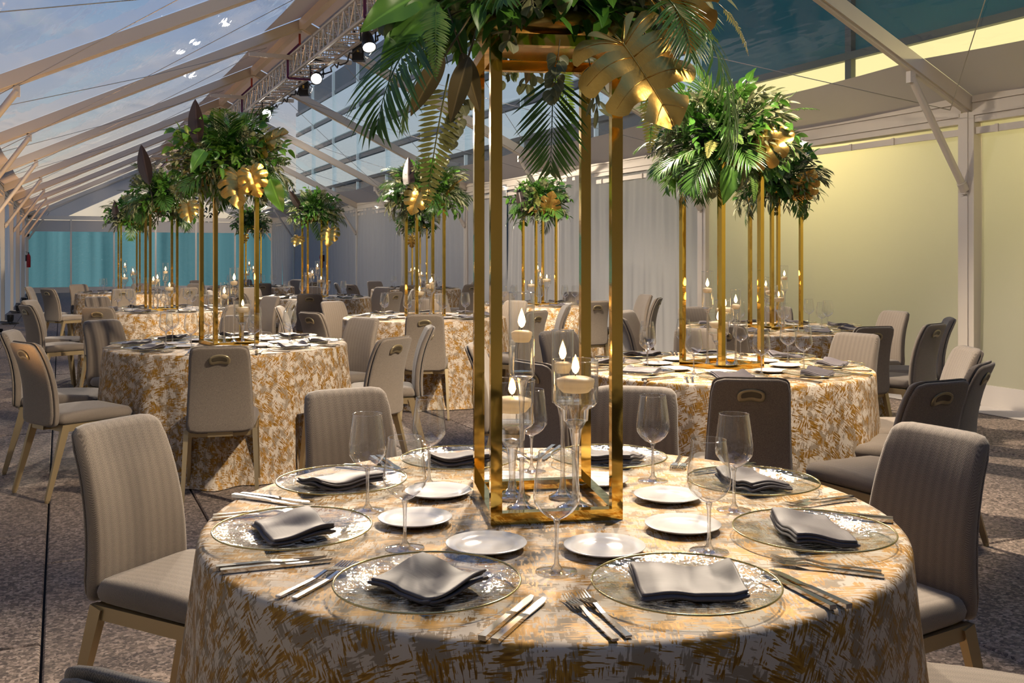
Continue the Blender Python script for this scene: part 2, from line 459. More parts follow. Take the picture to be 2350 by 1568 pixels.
for y in YF[:-1]:
    for x in (XL, XR): obj('eave_beam', beam_me(x, ZE-.015, .09, .24), frame, (0, y, 0))
    obj('ridge_beam', beam_me(XM, ZM-.02, .09, .13, False), frame, (0, y, 0))
    # curtain rail with clips
    m = MB(); m.box((XR-.02, L/2, ZE-.21), (.03, L-.18, .06))
    for k in range(7): m.box((XR-.04, .3+k*.57, ZE-.21), (.012, .03, .07))
    obj('curtain_rail', m.mesh('curtain_rail', 'frame_paint', False), frame, (0, y, 0))
# roof cables: crossed in each bay
def cable(p, q, r=.004):
    m = MB(); mid = (Vector(p)+Vector(q))/2-Vector((0, 0, .03)); m.tube([p, mid, q], r, 5); obj('cable', m.mesh('cable', 'cable_steel'), frame)
for k in range(2, 11):
    y, y2 = YF[k], YF[k]+L
    for s, xe in ((-1, XL), (1, XR)):
        xa, xb = xe-s*.25, XM+s*.5
        cable((xa, y, rz_at(xa)-.15), (xb, y2, rz_at(xb)-.15)); cable((xa, y2, rz_at(xa)-.15), (xb, y, rz_at(xb)-.15))
m = MB(); m.bar((XL, Y1, ZE), (XR, Y1, ZE), .1, .14); obj('gable_beam', m.mesh('gable_beam', 'frame_paint', False), frame)

# ------------------------------------------------------------------ roof skins
ceiling = tag(obj('ceiling', None), 'pitched tent roof of clear film with white borders', 'roof', kind='structure')
def skin(xa, xb, y, mname, sag, name, nx=8, ny=10):
    m = MB(); vs = []; fs = []
    for i in range(nx+1):
        for j in range(ny+1):
            x = xa+(xb-xa)*i/nx; v = j/ny
            vs.append((x, y+.05+(L-.1)*v, rz_at(x)+.09-sag*math.sin(PI*v)))
    for i in range(nx):
        for j in range(ny):
            a = i*(ny+1)+j; fs.append((a, a+1, a+ny+2, a+ny+1))
    m.add(vs, fs); obj(name, m.mesh(name, mname), ceiling)
for y in YF[:-1]:
    for s, xe in ((-1, XL), (1, XR)):
        wr, we = .55, (.62 if s > 0 else .32)
        skin(XM, XM+s*wr, y, 'white_vinyl', .03, 'ridge_strip', 3, 6)
        skin(XM+s*wr, xe-s*we, y, 'clear_film' if y > -2 else 'white_vinyl', .05, 'film_panel' if y > -2 else 'vinyl_panel')  # unseen bay behind the camera made opaque to cut blue sky fill
        skin(xe-s*we, xe+s*.06, y, 'white_vinyl', .05, 'eave_strip', 3, 6)
# gable over the end wall
m = MB(); y = Y1+.02
m.add([(XL, y, ZE), (XR, y, ZE), (XM, y, ZM)], [(0, 1, 2)]); obj('gable_film', m.mesh('gable_film', 'clear_film'), ceiling)
m = MB()
for xa, xb in ((XL, XM), (XR, XM)):
    s = 1 if xa < xb else -1
    m.add([(xa, y-.03, ZE+.0), (xa+s*1.2, y-.03, ZE+.0), (xb, y-.03, ZM-.52), (xb, y-.03, ZM)], [(0, 1, 2, 3)])
obj('gable_border', m.mesh('gable_border', 'white_vinyl'), ceiling)

# ------------------------------------------------------------------ walls
def wall_panel(name, parent, x, ya, yb, mname, amp, n, seed, z0=.02, z1=2.60, along='y', grow=0.0):
    r = random.Random(seed); ph = [r.uniform(0, 6.28) for _ in range(4)]
    ny = n; nz = 10; vs = []; fs = []
    for i in range(ny+1):
        u = i/ny; y = ya+(yb-ya)*u
        for j in range(nz+1):
            v = j/nz; z = z0+(z1-z0)*v; k = 1+grow*(1-v)
            o = amp*k*(math.sin(u*(yb-ya)*18+ph[0]+.7*math.sin(u*9+ph[1]))*.6+math.sin(u*(yb-ya)*41+ph[2]+v)*.3)+.02*math.sin(u*4+v*3+ph[3])
            vs.append((x+o, y, z) if along == 'y' else (y, x+o, z))
        
    for i in range(ny):
        for j in range(nz):
            a = i*(nz+1)+j; fs.append((a, a+nz+1, a+nz+2, a+1))
    m = MB(); m.add(vs, fs); return obj(name, m.mesh(name, mname), parent)
wr_ = tag(obj('wall_right', None), 'translucent pale fabric side wall glowing yellow near the camera', 'wall', kind='structure')
wl_ = tag(obj('wall_left', None), 'pale fabric side wall along the left aisle', 'wall', kind='structure')
we_ = tag(obj('wall_end', None), 'clear end wall with teal light behind', 'wall', kind='structure')
for k, y in enumerate(YF[:-1]):
    plain = y < 9
    half = y+L/2
    for a, b in ((y+.09, half), (half, y+L-.09)):
        if plain: wall_panel('fabric_panel', wr_, XR+.02, a, b, 'wall_fabric', .003, 24, k*3)
        else: wall_panel('drape', wr_, XR-.03, a, b, 'drape_fabric', .013, 90, k*3+(a > y+1), grow=.3)
    wall_panel('fabric_panel', wl_, XL-.02, y+.09, y+L-.09, 'wall_fabric', .004, 30, 50+k)
    # white skirt flap lying on the floor at the foot of the wall
    m = MB(); m.box((XR+.0, y+L/2, .10), (.02, L-.2, .2)); m.box((XR-.17, y+L/2, .008), (.34, L-.22, .006))
    obj('skirt_flap', m.mesh('skirt_flap', 'white_vinyl', False), wr_)
wb_ = tag(obj('wall_back', None), 'pale fabric end wall behind the camera', 'wall', kind='structure')
wall_panel('fabric_panel', wb_, YF[0], XL, XR, 'white_vinyl', .004, 30, 90, z1=ZE, along='x')
m = MB(); m.add([(XL, YF[0], ZE), (XR, YF[0], ZE), (XM, YF[0], ZM)], [(0, 1, 2)]); obj('gable_panel', m.mesh('gable_panel', 'white_vinyl'), wb_)
nE = 6; wE = (XR-XL)/nE
for k in range(nE):
    xa = XL+k*wE
    m = MB(); m.add([(xa+.03, Y1, .2), (xa+wE-.03, Y1, .2), (xa+wE-.03, Y1, 2.2), (xa+.03, Y1, 2.2)], [(0, 1, 2, 3)])
    obj('clear_panel', m.mesh('clear_panel', 'clear_film'), we_)
    m = MB(); m.box((xa+wE/2, Y1, .1), (wE, .02, .2)); m.box((xa+wE/2, Y1, 2.38), (wE, .02, .40)); obj('white_border', m.mesh('white_border', 'white_vinyl', False), we_)
    if k: m = MB(); m.box((xa, Y1-.03, ZE/2), (.06, .06, ZE)); obj('end_post', m.mesh('end_post', 'frame_paint', False), we_)

# ------------------------------------------------------------------ neighbouring building outside
XB = 9.5
bld = thing('neighbouring_building', 'glass building beside the tent with a glowing yellow lower storey', 'building', (XB, 0, 0))
PW = 3.4; yb0 = 10.0-PW*5
def pane(mname, y0, y1, z0, z1, parent=bld, name='window_pane'):
    m = MB(); m.box((.05, (y0+y1)/2, (z0+z1)/2), (.08, y1-y0-.05, z1-z0-.05)); return obj(name, m.mesh(name, mname, False), parent)
for k in range(15):
    ya, yb = yb0+k*PW, yb0+(k+1)*PW
    lit = yb < 14
    pane('pane_lit' if lit else 'pane_slate', ya, yb, 2.25, 3.96); pane('spandrel', ya, yb, 0, 2.25, name='spandrel_panel')
    if lit: pane('pane_teal', ya, yb, 3.98, 8.5)
    else:
        for z in (3.98, 4.9, 5.82, 6.74):
            pane('pane_reflect', ya, yb, z, z+.74); pane('pane_slate', ya, yb, z+.74, z+.92, name='spandrel_panel')
    m = MB(); m.box((-.02, ya, 4.25), (.10, .11 if lit else .05, 8.5)); obj('mullion', m.mesh('mullion', 'mullion' if yb < 16 else 'pane_reflect', False), bld)
m = MB(); m.box((-.02, yb0+PW*7.5, 3.97), (.12, PW*15, .10)); obj('transom', m.mesh('transom', 'mullion', False), bld)
m = MB(); m.box((1.6, yb0+PW*7.5, 4.2), (3, PW*15, 8.4)); obj('building_core', m.mesh('building_core', 'spandrel', False), bld)
for i, y in enumerate((.6, 4.4, 8.4)):
    th = thing('exterior_floodlight', f'floodlight outside the right fabric wall, {("nearest", "second", "third")[i]} from the camera', 'floodlight', (XB-.22, y, 3.2), 0, 'floodlights behind the right wall')  # unseen lamps added to strengthen the yellow glow through the wall
    m = MB(); m.box((0, 0, 0), (.10, .26, .18)); m.box((.14, 0, .02), (.20, .06, .06)); part('housing', m.mesh('housing', 'mullion', False), th)
    m = MB(); m.box((-.053, 0, 0), (.006, .22, .14)); part('lens', m.mesh('lens', 'white_plastic', False), th)
    ld = bpy.data.lights.new('flood_beam', 'SPOT'); ld.energy = FLOOD_POWER; ld.color = (1, .80, .30); ld.spot_size = math.radians(130); ld.spot_blend = 1; ld.shadow_soft_size = .12
    lo = bpy.data.objects.new('flood_beam', ld); COL.objects.link(lo); lo.parent = th; lo.location = (-.10, 0, 0)
    lo.rotation_euler = (-Vector((XR-XB+.2, 0, -.75))).to_track_quat('Z', 'Y').to_euler()
eb = thing('lit_screen_wall', 'teal lit frosted screen beyond the far end of the tent', 'screen wall', (3.2, Y1+2.6, 0))
for k in range(8):
    m = MB(); m.box((-8+2*k+1, 0, 1.25), (2.0, .08, 2.5)); obj('screen_panel', m.mesh('screen_panel', 'pane_teal_lit', False), eb)
m = MB(); m.box((0, .1, 2.55), (16, .2, .12)); obj('top_rail', m.mesh('top_rail', 'spandrel', False), eb)

# ------------------------------------------------------------------ lighting truss under the ridge
TZ, TS = 4.12, .145                                   # centre height, half side
def truss_section(y0, y1, label):
    th = thing('lighting_truss', label, 'truss', (XM, y0, TZ), 0, 'sections of the ridge lighting truss')
    Ls = y1-y0; cs = [(-TS, -TS), (TS, -TS), (TS, TS), (-TS, TS)]
    for a, b in cs:
        m = MB(); m.tube([(a, 0, b), (a, Ls, b)], .024, 8); part('chord', m.mesh('chord', 'truss_aluminium', 'auto'), th)
    n = int(Ls/.25)
    for k in range(4):
        (a, b), (c, d) = cs[k], cs[(k+1) % 4]; m = MB()
        for i in range(n):
            ya, yb = Ls*i/n, Ls*(i+1)/n
            p, q = ((a, ya, b), (c, yb, d)) if i % 2 == 0 else ((c, ya, d), (a, yb, b))
            m.tube([p, q], .009, 5, False)
            m.tube([(a, ya, b), (c, ya, d)], .008, 5, False)
        tag(part('lattice', m.mesh('lattice', 'truss_aluminium'), th), kind='stuff')
    # black power cable looped along the truss
    m = MB(); r = random.Random(int(y0*10)); pts = []
    for i in range(int(Ls/.12)+1):
        pts.append((TS+.03+r.uniform(-.02, .04), min(Ls, i*.12), -TS-.02-r.uniform(0, .09)))
    m.tube(pts, .011, 5); part('power_cable', m.mesh('power_cable', 'black_cable'), th)
    return th
truss_section(-3.0, 13.0, 'silver box lighting truss, section nearest the camera under the ridge')
truss_section(13.02, 25.0, 'silver box lighting truss, middle section under the ridge')
truss_section(25.02, Y1-1, 'silver box lighting truss, section toward the far gable')
def strap(y, label):
    th = thing('hoist_strap', label, 'strap', (XM, y, TZ), 0, 'straps carrying the lighting truss')
    m = MB(); m.bar((0, 0, TS+.18), (0, 0, ZM-TZ-.12), .03, .012); part('red_strap', m.mesh('red_strap', 'strap_red', False), th)
    m = MB(); w_ = TS+.03
    for p, q in (((0, 0, TS+.20), (-w_, 0, TS+.02)), ((0, 0, TS+.20), (w_, 0, TS+.02)), ((-w_, 0, TS+.03), (-w_, 0, -w_)), ((w_, 0, TS+.03), (w_, 0, -w_)), ((-w_, 0, -w_), (w_, 0, -w_))):
        m.bar(p, q, .032, .010, up=(0, 1, 0))
    part('purple_sling', m.mesh('purple_sling', 'strap_purple', False), th)
ordn = ['first', 'second', 'third', 'fourth', 'fifth', 'sixth', 'seventh', 'eighth', 'ninth', 'tenth', 'eleventh', 'twelfth', 'thirteenth', 'fourteenth', 'fifteenth', 'sixteenth', 'seventeenth']
for k, y in enumerate(YF[3:11]): strap(y+.1, f'red and purple hoist strap holding the truss, {ordn[k]} from the camera')

fx = {}
def fixture_meshes():
    m = MB(); m.lathe([(0, .17), (.035, .17), (.055, .13), (.072, .06), (.078, -.07), (.084, -.075), (.084, -.10), (.074, -.10), (.070, -.085)], 20); fx['body'] = m.mesh('housing', 'black_metal', 'auto')
    m = MB(); m.lathe([(0, -.088), (.07, -.086)], 20); fx['lens'] = m.mesh('lens', 'lamp_lens')
    m = MB(); m.bar((-.09, 0, .0), (-.09, 0, .24), .012, .03); m.bar((.09, 0, .0), (.09, 0, .24), .012, .03); m.bar((-.096, 0, .24), (.096, 0, .24), .03, .012)
    fx['yoke'] = m.mesh('yoke', 'black_metal', False)
    m = MB(); m.box((0, 0, .28), (.05, .04, .09)); fx['clamp'] = m.mesh('clamp', 'black_metal', False)
    m = MB(); m.box((0, 0, 0), (.15, .12, .20)); m.box((0, 0, .12), (.10, .03, .06)); m.box((0, 0, -.11), (.16, .13, .02)); fx['box'] = m.mesh('housing', 'black_metal', False)
    m = MB(); m.box((0, -.061, .01), (.028, .004, .05)); fx['sticker'] = m.mesh('sticker', 'label_yellow', False)
fixture_meshes()
def spotlight(x, y, z, target, label, power, angle=46, blend=.9):
    th = thing('spotlight', label, 'spotlight', (x, y, z), 0, 'lit spotlights on the truss')
    d = (Vector(target)-Vector((x, y, z))).normalized(); q = (-d).to_track_quat('Z', 'Y').to_euler()
    b = part('housing', fx['body'], th); b.rotation_euler = q
    l = part('lens', fx['lens'], th); l.rotation_euler = q
    part('yoke', fx['yoke'], th); part('clamp', fx['clamp'], th)
    ld = bpy.data.lights.new('spot_beam', 'SPOT'); ld.energy = power; ld.color = SPOT_COLOR; ld.spot_size = math.radians(angle); ld.spot_blend = blend; ld.shadow_soft_size = .10
    lo = bpy.data.objects.new('spot_beam', ld); COL.objects.link(lo); lo.parent = th; lo.location = d*.13; lo.rotation_euler = q
    return th

# ------------------------------------------------------------------ tables: camera-frame places (px of stand, depth)
TABLES = [  # key, pixel x, depth, phrase, seat offset, stand turn, chair angles
    ('T1', 1262, 2.25, 'the front table', [25, 71, 114, 154, 199, 246, 292, 339], 9),
    ('T2', 525, 6.5, 'the second-row left table', [9, 56, 102, 146, 190, 231, 284, 329], 34),
    ('T3', 1655, 5.2, 'the second-row right table', [357, 40, 85, 128, 172, 216, 263, 310], 31),
    ('T4', 975, 9.35, 'the centre table', [5, 50, 95, 140, 185, 230, 275, 320], 25),
    ('T5', 1779, 7.9, 'the table by the yellow wall', [12, 57, 102, 147, 192, 240, 287, 329], 20),
    ('T6', 370, 10.5, 'the left aisle table', [0, 45, 90, 135, 180, 225, 270, 315], 29),
    ('T7', 296, 15.3, 'the far left aisle table', [15, 60, 105, 150, 195, 240, 285, 330], 29),
    ('T8', 722, 13.6, 'the rear table left of centre', [10, 55, 100, 145, 190, 235, 280, 325], 26),
    ('T9', 1238, 11.6, 'the rear table right of centre', [20, 65, 110, 155, 200, 245, 290, 335], 29),
    ('T10', 955, 17.0, 'the farthest table near the drapes', [0, 45, 90, 135, 180, 225, 270, 315], 28),
    ('T11', 577, 18.0, 'the farthest table near the teal screen', [20, 65, 110, 155, 200, 245, 290, 335], 28),
]
ZT = .765
HOURS = ['twelve', 'one', 'two', 'three', 'four', 'five', 'six', 'seven', 'eight', 'nine', 'ten', 'eleven']
def hour(a): return HOURS[int(round(3-a/30.0)) % 12]
def hours_for(angs):
    res = []; used = set()
    for a in angs:
        h = int(round(3-a/30.0)) % 12
        while h in used: h = (h+1) % 12
        used.add(h); res.append(HOURS[h])
    return res

# ------------------------------------------------------------------ tablecloth
def cloth_mesh(seed):
    r = random.Random(seed); R0 = .765; H = ZT-.008; NA = 264
    ph = [r.uniform(0, 6.28) for _ in range(6)]; nf = r.choice((11, 12, 13))
    def fold(th): return .55*math.cos(nf*th+ph[0]+.6*math.sin(2*th+ph[1]))+.3*math.cos((nf*2-3)*th+ph[2])+.25*math.cos(5*th+ph[3])
    rings = [(.0, 0, 0)]
    prof = [(s, 0.0) for s in (.12, .25, .38, .5, .62, .7, .74, .757)]
    prof += [(.757, -.002, )]; vs = []; uvs = []; fs = []
    vs.append((0, 0, ZT)); uvs.append((.5, .5)); ringidx = [[0]]
    rows = [('t', s) for s in (.12, .25, .38, .5, .62, .70, .735, .752)]
    rows += [('e', k) for k in (.33, .66, 1.0)] + [('s', k/22) for k in range(1, 23)]
    for kind, k in rows:
        ids = []
        for i in range(NA):
            th = 2*PI*i/NA
            if kind == 't': rad, z, s = k, ZT, k
            elif kind == 'e': rad = .752+.016*math.sin(k*PI/2); z = ZT-.016*(1-math.cos(k*PI/2)); s = .752+.025*k
            else:
                z = (ZT-.016)+(.006-(ZT-.016))*k; s = .777+(ZT-.016)*k
                e = k**.75; amp = .058*min(1, k*1.6)*(.5+.5*k)
                rad = .768+.035*e+amp*fold(th)*(1-.15*k)
                if k > .93: rad += .02*(k-.93)/.07*(1+fold(th))
            ids.append(len(vs)); vs.append((rad*math.cos(th), rad*math.sin(th), z)); uvs.append((.5+s*math.cos(th), .5+s*math.sin(th)))
        ringidx.append(ids)
    for a, b in zip(ringidx, ringidx[1:]):
        for i in range(NA):
            j = (i+1) % NA
            fs.append((a[0], b[i], b[j]) if len(a) == 1 else (a[i], b[i], b[j], a[j]))
    m = MB(); m.add(vs, fs, uvs); return m.mesh('tablecloth', 'table_cloth')
cloths = [cloth_mesh(s) for s in (1, 2, 3, 4)]

# ------------------------------------------------------------------ chair
def build_chair():
    th = thing('banquet_chair', 'x', 'chair')
    def backfn(x, w, v):              # v: height about centre, w: thickness (+ is the side facing the table)
        tt = (v+.245)/.49
        x *= 1.06-.16*tt
        lean = -.236-.085*tt-.035*math.sin(PI*tt)*-1-.03*max(0, tt-.75)
        cup = .016*(1-(x/.2)**2)*-1
        return (x, lean+w+cup, .635+v)
    m = MB(); m.pillow(.170, .238, .045, .030, .022, backfn, 8, 10, .004); bk = part('backrest', m.mesh('backrest', 'chair_fabric'), th)
    m = MB(); m.pillow(.165, .231, .045, .004, .014, lambda x, w, v: tuple(a+b for a, b in zip(backfn(x, w, v), (0, -.012, 0))), 8, 10, .012)
    sh = part('back_shell', m.mesh('back_shell', 'chair_back_fabric'), th)
    tt = (.165+.245)/.49
    yb = backfn(0, 0, .165)[1]-.0245
    slope = (backfn(0, 0, .18)[1]-backfn(0, 0, .15)[1])/.03
    def hf(x, w, v): return (x, yb+w+slope*v,   .635+.163+v+.010*math.cos(x/.055*PI)*.45)
    m = MB(); m.pillow(.056, .026, .025, .003, .008, hf, 6, 4, .007)
    hd = part('handle', m.mesh('handle', 'chair_handle'), th)
    m = MB(); m.pillow(.041, .013, .012, .001, .005, lambda x, w, v: (hf(x, w, v)[0], hf(x, w, v)[1]-.0068, hf(x, w, v)[2]+.002), 6, 3, .002)
    part('handle_recess', m.mesh('handle_recess', 'handle_recess'), hd)
    def seatfn(x, w, v): return (x*(1+.06*v/.215), v, .438+w-.010*(v/.215)**2*(1 if w > 0 else 0))
    m = MB(); m.pillow(.192, .22, .05, .042, .03, seatfn, 8, 8, .03); part('seat', m.mesh('seat', 'chair_fabric'), th)
    m = MB(); z = .39
    for p, q in (((-.172, -.19, z), (.172, -.19, z)), ((-.182, .19, z), (.182, .19, z)), ((-.172, -.2, z), (-.182, .2, z)), ((.172, -.2, z), (.182, .2, z))): m.bar(p, q, .022, .038)
    part('seat_frame', m.mesh('seat_frame', 'chair_metal', False), th)
    m = MB(); m.box((0, -.225, .385), (.13, .06, .012)); m.bar((0, -.25, .382), (0, -.252, .50), .13, .008, up=(0, 1, 0)); part('back_bracket', m.mesh('back_bracket', 'chair_metal', False), th)
    for sx in (-1, 1):
        m = MB(); m.bar((sx*.178, -.185, .405), (sx*.193, -.295, .012), .026, .042, .018, .024, up=(0, 1, 0)); m.lathe([(0, 0), (.012, 0), (.012, .014), (0, .014)], 10, (sx*.193, -.295, 0)); part('leg', m.mesh('leg', 'chair_metal', False), th)
        m = MB(); m.bar((sx*.184, .185, .405), (sx*.196, .235, .012), .026, .042, .018, .024, up=(0, 1, 0)); m.lathe([(0, 0), (.012, 0), (.012, .014), (0, .014)], 10, (sx*.196, .235, 0)); part('leg', m.mesh('leg', 'chair_metal', False), th)
    return th
chair0 = build_chair(); chair_used = [False]
def place(proto, used, loc, rz, label, group):
    if not used[0]:
        used[0] = True; proto.location = loc; proto.rotation_euler = (0, 0, rz); tag(proto, label, None, group); return proto
    return dup(proto, loc, rz, label, group)

# ------------------------------------------------------------------ table setting pieces
def build_charger():
    th = thing('charger_plate', 'x', 'charger plate')
    m = MB(); m.lathe([(0, .004), (.095, .004), (.108, .007), (.118, .013), (.162, .019)], 56); part('plate', m.mesh('plate', 'charger_glass'), th)
    m = MB()
    n = 56; pts = [(.163*math.cos(2*PI*k/n), .163*math.sin(2*PI*k/n), .0195) for k in range(n+1)]
    m.tube(pts, .0019, 6, False); part('gold_rim', m.mesh('gold_rim', 'charger_rim'), th)
    return th
def build_bread():
    m = MB(); m.lathe([(0, .0045), (.048, .0045), (.054, .007), (.0805, .0145), (.0815, .0135), (.08, .012), (.055, .003), (.046, .0), (0, .0)], 48)
    o = obj('bread_plate', m.mesh('bread_plate', 'porcelain')); return tag(o, 'x', 'plate')
def build_glass():
    th = thing('wine_glass', 'x', 'wine glass')
    m = MB(); m.lathe([(.004, .096), (.010, .099), (.020, .104), (.032, .114), (.0415, .128), (.0435, .140), (.0425, .155), (.039, .185), (.0335, .222)], 32); part('bowl', m.mesh('bowl', 'thin_glass'), th)
    m = MB(); n = 32; m.tube([(.0335*math.cos(2*PI*k/n), .0335*math.sin(2*PI*k/n), .222) for k in range(n+1)], .0008, 5, False); part('rim', m.mesh('rim', 'thin_glass'), th)
    m = MB(); m.lathe([(0, .099), (.007, .098), (.0048, .088), (.0036, .07), (.0036, .03), (.005, .015), (.012, .006), (.012, .0035), (0, .0035)], 14); part('stem', m.mesh('stem', 'solid_glass'), th)
    m = MB(); m.lathe([(.010, .0065), (.024, .0035), (.038, .002), (.0395, .001), (.0385, 0)], 32); part('foot', m.mesh('foot', 'thin_glass'), th)
    return th
def build_fork():
    m = MB(); z = .0035
    m.bar((0, -.10, z), (0, -.0, z+.001), .011, .004, .008, .003); m.bar((0, 0, z+.001), (0, .035, z+.006), .008, .003, .007, .0025)
    m.bar((0, .035, z+.006), (0, .055, z+.003), .010, .0025, .022, .002)
    for k in range(4):
        x = -.0085+k*.00567; m.bar((x, .054, z+.003), (x, .075, z+.001), .0034, .002); m.bar((x, .075, z+.001), (x*.95, .100, z+.006), .0034, .002, .0016, .0012)
    return tag(obj('fork', m.mesh('fork', 'steel', 'auto')), 'x', 'fork')
def build_knife():
    m = MB(); z = .005
    m.bar((0, -.105, z), (0, -.005, z), .013, .008, .010, .007); m.bar((0, -.005, z), (0, .015, z), .010, .007, .012, .003)
    vs = []; pts = [(.007, .015), (.0085, .06), (.008, .08), (.004, .098), (-.004, .102), (-.006, .08), (-.006, .015)]
    for zz_ in (z-.001, z+.001): vs += [(x, y, zz_) for x, y in pts]
    k = len(pts); m.add(vs, [tuple(range(k))[::-1], tuple(range(k, 2*k))]+[(i, (i+1) % k, k+(i+1) % k, k+i) for i in range(k)])
    return tag(obj('table_knife', m.mesh('table_knife', 'steel', 'auto')), 'x', 'knife')
def napkin_mesh(seed):
    r = random.Random(seed); m = MB(); a, c = r.uniform(.086, .094), r.uniform(.060, .068)
    w1, w2, ph = r.uniform(.010, .018), r.uniform(.004, .008), r.uniform(0, 6)
    sk = r.uniform(-.12, .12)
    for lay in range(3):
        ox, oy = r.uniform(-.004, .004), r.uniform(-.003, .003); zb = .009+.0054*lay
        def fn(x, w, v, lay=lay, ox=ox, oy=oy, zb=zb):
            sag = w1*(abs(x)/a)**1.7*(.55+.45*math.sin(v/c*1.2+ph*.2))+w2*math.sin(x/a*4+ph)+.004*math.sin(v/c*3+ph*2)
            return (x+ox+sk*v, v+oy, zb+w+max(0, sag)*.9+(.004*(v/c) if lay else 0))
        m.pillow(a-.003*lay*(1 if lay == 1 else .4), c-.002*lay, .006, .0034, .005, fn, 16, 10)
    return m.mesh('napkin', 'napkin_satin')
naps = [napkin_mesh(s) for s in range(5)]
charger0, bread0, glass0, fork0, knife0 = build_charger(), build_bread(), build_glass(), build_fork(), build_knife()
U = {k: [False] for k in ('charger', 'bread', 'glass', 'fork', 'knife', 'stand', 'cn1', 'cn2', 'cn3', 'cn4')}

# ------------------------------------------------------------------ gold stand
SWX, SWY, SHT = .295, .325, 1.07
def build_stand():
    th = thing('gold_stand', 'x', 'stand'); b = .025; hx, hy = SWX/2-b/2, SWY/2-b/2
    def bev(c, d):
        m = MB(); x, y, z = d
        m.box(c, (x, y, z)); return m
    for sx in (-1, 1):
        for sy in (-1, 1): part('post', bev((sx*hx, sy*hy, SHT/2), (b, b, SHT)).mesh('post', 'gold_mirror', False), th)
    for z in (b/2, SHT-b/2):
        for s in (-1, 1):
            part('rail', bev((0, s*hy, z), (SWX-2*b, b, b)).mesh('rail', 'gold_mirror', False), th)
            part('rail', bev((s*hx, 0, z), (b, SWY-2*b, b)).mesh('rail', 'gold_mirror', False), th)
    m = MB(); m.lathe([(0, SHT+.002), (.12, SHT+.002), (.145, SHT+.012), (.175, SHT+.05), (.178, SHT+.05), (.149, SHT+.008), (.122, SHT-.003), (0, SHT-.003)], 32); part('tray', m.mesh('tray', 'gold_leaf_paint'), th)
    return th
stand0 = build_stand()

# ------------------------------------------------------------------ floating candle holders
def build_holder(kind):
    R, hb, H = {'cn1': (.030, .19, .50), 'cn2': (.027, .17, .405), 'cn3': (.0525, .105, .345), 'cn4': (.055, .11, .285)}[kind]
    zb = H-hb
    th = thing('candle_holder', 'x', 'candle holder')
    if kind in ('cn1', 'cn2'):
        bowl = [(.004, zb-.022), (R*.45, zb-.012), (R*.95, zb-.004), (R, zb+.004), (R, H)]
        solid = [(0, zb-.002), (R*.85, zb-.003), (R*.5, zb-.014), (.008, zb-.04), (.0055, zb-.08), (.0055, .06), (.009, .025), (.02, .010), (.034, .005), (.034, .0), (0, 0)]
    else:
        bowl = [(.012, zb-.045), (R*.55, zb-.034), (R*.60, zb-.008), (R*.88, zb), (R, zb+.010), (R, H)]
        solid = [(0, zb-.03), (R*.5, zb-.034), (.015, zb-.055), (.009, zb-.09), (.0075, .05), (.012, .022), (.03, .010), (.045, .004), (.045, 0), (0, 0)]
    m = MB(); m.lathe(bowl, 36); part('bowl', m.mesh('bowl', 'thin_glass'), th)
    m = MB(); n = 36; m.tube([(R*math.cos(2*PI*k/n), R*math.sin(2*PI*k/n), H) for k in range(n+1)], .0012, 5, False); part('rim', m.mesh('rim', 'thin_glass'), th)
    m = MB(); m.lathe(solid, 20); part('stem', m.mesh('stem', 'solid_glass'), th)
    lv = zb+hb*(.46 if kind in ('cn1', 'cn2') else .45)
    m = MB(); m.lathe([(0, zb+.006), (R-.003, zb+.008), (R-.002, lv), (0, lv)], 36); part('water', m.mesh('water', 'water', 'auto'), th)
    return th, R, lv
HOLD = {k: build_holder(k) for k in ('cn1', 'cn2', 'cn3', 'cn4')}
def build_candle(R):
    th = thing('floating_candle', 'x', 'candle'); h = .034 if R > .04 else .026
    m = MB(); m.lathe([(0, -h*.62), (R*.62, -h*.60), (R*.84, -h*.25), (R*.90, h*.12), (R*.88, h*.28), (R*.6, h*.42), (0, h*.48)], 28); part('wax', m.mesh('wax', 'wax'), th)
    m = MB(); m.tube([(0, 0, h*.4), (0, .001, h*.48+.008)], .0012, 5); part('wick', m.mesh('wick', 'wick'), th)
    z = h*.48+.004; m = MB(); m.lathe([(0, z), (.006, z+.006), (.0092, z+.015), (.0072, z+.026), (.0033, z+.037), (0, z+.046)], 10); part('flame', m.mesh('flame', 'flame'), th)
    ld = bpy.data.lights.new('candle_glow', 'POINT'); ld.energy = CANDLE_POWER; ld.color = (1.0, .62, .28); ld.shadow_soft_size = .008
    part('candle_glow', ld, th).location = (0, 0, z+.020)
    return th
CAND = {k: build_candle(HOLD[k][1]-.003) for k in HOLD}
UC = {k: [False] for k in CAND}
HOLD_NAME = {'cn1': 'tall slender glass candle holder', 'cn2': 'shorter slender glass candle holder', 'cn3': 'wide glass candle holder on a tall stem', 'cn4': 'wide low glass candle holder'}
CAND_NAME = {'cn1': 'ivory candle in the tallest holder', 'cn2': 'ivory candle in the shorter slender holder', 'cn3': 'ivory candle in the taller wide holder', 'cn4': 'ivory candle in the low wide holder'}
HOLD_POS = {'cn1': (-.052, -.048), 'cn2': (.048, .058), 'cn3': (.072, -.048), 'cn4': (-.074, .058)}

